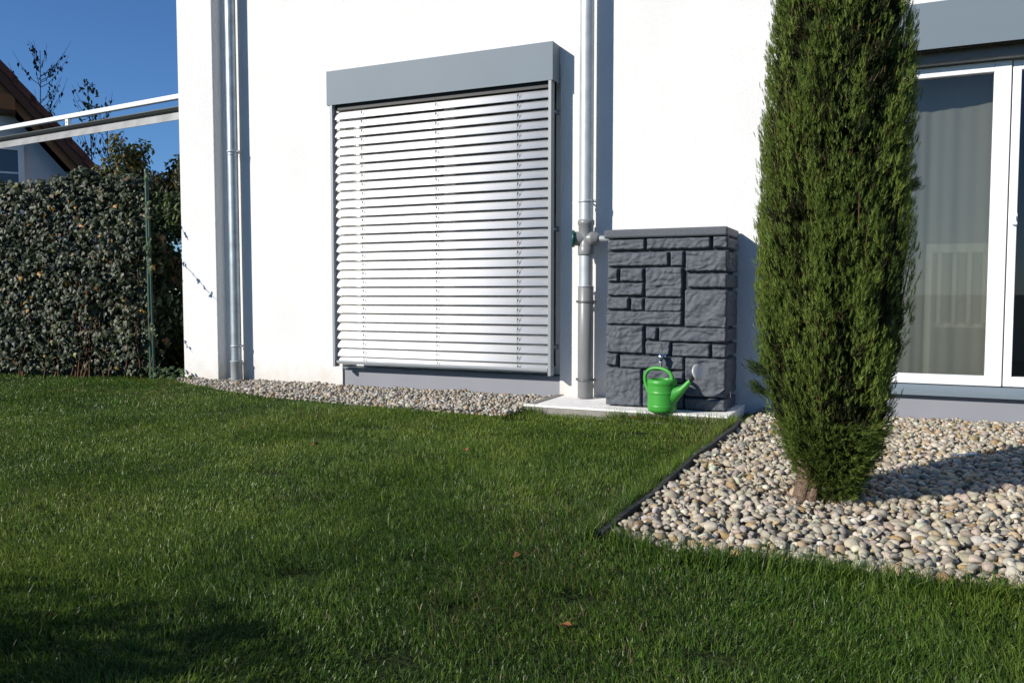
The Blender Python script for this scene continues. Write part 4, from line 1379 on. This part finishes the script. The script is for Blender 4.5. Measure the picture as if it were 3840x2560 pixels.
for sgn in (1, -1):
    e = 2.35
    rr0, rr1 = (APEX, e) if sgn > 0 else (APEX, 2*APEX-e)
    z0, z1 = za, vz(e)
    mb = MB()
    mb.prism([np_(rr0, z0-0.09, .02), np_(rr1, z1-0.09, .02), np_(rr1, z1-0.30, .02), np_(rr0, z0-0.30, .02)], DV*0.03)
    mb.prism([np_(rr0, z0-0.09, .05), np_(rr1, z1-0.09, .05), np_(rr1, z1-0.12, .05), np_(rr0, z0-0.12, .05)], DV*9)
    rf = mb.build('roof', M['wood_dark'], NH)
    # verge tiles, each a stepped piece
    nt_ = 26
    for k in range(nt_):
        fa, fb = k/nt_, (k+1)/nt_+0.012
        ra, rb = rr0+(rr1-rr0)*fa, rr0+(rr1-rr0)*fb
        zza, zzb = z0+(z1-z0)*fa, z0+(z1-z0)*fb
        lift = 0.028
        mb = MB()
        mb.prism([np_(ra, zza, -.01), np_(rb, zzb+lift, -.01), np_(rb, zzb-0.10+lift*0.3, -.01), np_(ra, zza-0.14, -.01)], DV*9)
        mb.build('verge_tile', M['tile'], rf)
    # rafter and purlins under the overhang
    mb = MB()
    mb.prism([np_(rr0, z0-0.30, .10), np_(rr1, z1-0.30, .10), np_(rr1, z1-0.46, .10), np_(rr0, z0-0.46, .10)], DV*0.10)
    mb.build('rafter', M['wood'], NH)
    mb = MB()
    mb.prism([np_(rr0, z0-0.125, .21), np_(rr1, z1-0.125, .21), np_(rr1, z1-0.15, .21), np_(rr0, z0-0.15, .21)], DV*0.39)
    mb.build('soffit', M['wood_dark'], NH)
mb = MB()
mb.prism([np_(-.32, 3.40, .05), np_(-.06, 3.40, .05), np_(-.06, 3.62, .05), np_(-.32, 3.62, .05)], DV*0.9)
mb.build('purlin', M['wood'], NH)
mb = MB()
def nbox(r0, r1, z0, z1, d0, d1):
    return [np_(r0, z0, d0), np_(r1, z0, d0), np_(r1, z1, d0), np_(r0, z1, d0)], DV*(d1-d0)
for q in ((-1.25,.03,2.90,2.98),(-1.25,.03,1.95,2.03),(-0.05,.03,2.03,2.90),(-1.25,-1.17,2.03,2.90),(-0.66,-0.56,2.03,2.90)):
    mb.prism(*nbox(q[0], q[1], q[2], q[3], .56, .62))
for q in ((-0.56,-0.05,2.55,2.575),(-0.33,-0.31,2.03,2.90),(-1.17,-0.66,2.55,2.575),(-0.93,-0.91,2.03,2.90)):
    mb.prism(*nbox(q[0], q[1], q[2], q[3], .575, .592))
nw = mb.build('window', M['pvc_white'], NH)
mb = MB(); mb.prism(*nbox(-1.17, -0.05, 2.03, 2.90, .592, .599))
mb.build('pane', mat('dark_window_pane', (0.03, 0.04, 0.07), 0.05, spec=0.8), nw)

# ------------------------------------------------------------------ canopy rail left of the house
RD = Vector((-0.995, 0.103, 0)).normalized()
RN = Vector((-0.103, -0.995, 0)).normalized()
RA = Vector((-6.045, 0.05, 0))
def rp(s, o, z): return RA + RD*s + RN*o + Vector((0, 0, z))
CR = thing('canopy_railing', tuple(RA + RD*3 + Vector((0,0,2.4))), 'white handrail above a galvanised gutter beam left of the pillar', 'railing')
LEN = 7.5
mb = MB(); mb.prism([rp(0,0.03,2.606), rp(0,-0.02,2.606), rp(0,-0.02,2.654), rp(0,0.03,2.654)], RD*LEN)
mb.build('handrail', M['white_paint'], CR, bevel=0.008)
for s in (1.93, 3.9, 5.9):
    mb = MB(); mb.prism([rp(s,0.02,2.50), rp(s+0.05,0.02,2.50), rp(s+0.05,0.02,2.606), rp(s,0.02,2.606)], RN*-0.03)
    p_ = mb.build('post', M['white_paint'], CR)
    mb = MB(); mb.tube([rp(s+0.025,0.018,2.575), rp(s+0.025,0.026,2.575)], 0.008, 8)
    mb.build('bolt', M['zinc'], p_)
mb = MB(); mb.prism([rp(0,0.030,2.478), rp(0,-0.20,2.478), rp(0,-0.20,2.522), rp(0,0.075,2.522), rp(0,0.075,2.514), rp(0,0.055,2.492)], RD*LEN)
mb.build('gutter_edge', M['gutter_dark'], CR)
mb = MB(); mb.prism([rp(0,0.045,2.405), rp(0,0.035,2.405), rp(0,0.028,2.476), rp(0,0.036,2.476)], RD*LEN)
mb.build('fascia', M['galv'], CR)
for s in (6.9,):
    mb = MB(); mb.prism([rp(s,-0.02,-0.1), rp(s+0.09,-0.02,-0.1), rp(s+0.09,-0.11,-0.1), rp(s,-0.11,-0.1)], Vector((0,0,2.575)))
    mb.build('support_post', M['galv'], CR)

# ------------------------------------------------------------------ small things
def fallen_leaf(x, y, z, size, rot, label, curl=0.55, seed=0):
    r = random.Random(seed)
    vs = [(0,0,0.0)]
    m_ = 10
    for k in range(m_):
        a = 2*math.pi*k/m_
        rad = size*(0.78 if k % 2 else 1.0)*r.uniform(.8, 1.1)*(1.0 + 0.35*math.cos(a))*0.32
        vs.append((rad*math.cos(a), rad*math.sin(a)*0.8, curl*rad*abs(math.sin(a))*r.uniform(.4, 1.3)))
    fs = [(0, 1+k, 1+(k+1) % m_) for k in range(m_)]
    me = bpy.data.meshes.new('fallen_leaf'); me.from_pydata(vs, [], fs); me.update()
    o = link_mesh('fallen_leaf', me, M['dry_leaf'], None, (x, y, z - (0.010 if z < -0.02 else 0.0)))
    o.rotation_euler = (r.uniform(-.4,.2), r.uniform(-.3,.3), rot)
    so = o.modifiers.new('solid', 'SOLIDIFY'); so.thickness = 0.0008
    tag(o, label, 'leaf', 'fallen leaves')
fallen_leaf(-1.90, -4.53, -0.030, 0.055, 0.6, 'brown fallen leaf in the dark shade at the near left corner', seed=1)
fallen_leaf(-2.79, -2.34, -0.032, 0.075, 1.5, 'orange fallen leaf on the lawn straight below the left window edge', seed=2)
fallen_leaf(-3.55, -2.05, -0.032, 0.055, 3.0, 'small brown fallen leaf on the lawn farthest left of the window', seed=7)
fallen_leaf(-1.98, -2.15, -0.030, 0.060, 2.2, 'orange fallen leaf on the lawn in line with the right downpipe', seed=3)
fallen_leaf(-1.50, -0.72, -0.030, 0.070, 0.2, 'rust brown fallen leaf at the slab edge left of the watering can', seed=4)
fallen_leaf(-1.03, -3.62, -0.028, 0.045, 0.9, 'brown fallen leaf on the lawn near the corner of the pebble bed', seed=5)
fallen_leaf(-0.70, -4.05, -0.030, 0.055, 2.9, 'dark brown fallen leaf on the near lawn below the pebble bed', seed=6)
fallen_leaf(-2.42, -0.70, 0.008, 0.075, 1.1, 'tan fallen leaf on the gravel strip beside the concrete base', seed=8)
fallen_leaf(-3.78, -0.84, 0.004, 0.075, 0.3, 'orange tan fallen leaf on the gravel strip edge under the blind', seed=9)
mb = MB()
mb.prism([(0.27,-1.47,-0.004),(0.285,-1.475,-0.004),(0.385,-1.42,0.004),(0.38,-1.405,0.004)], (0,0,0.004))
pl = mb.build('plant_label', M['pvc_white'])
tag(pl, 'white plastic strip lying on the pebbles in the juniper shadow', 'plant label')
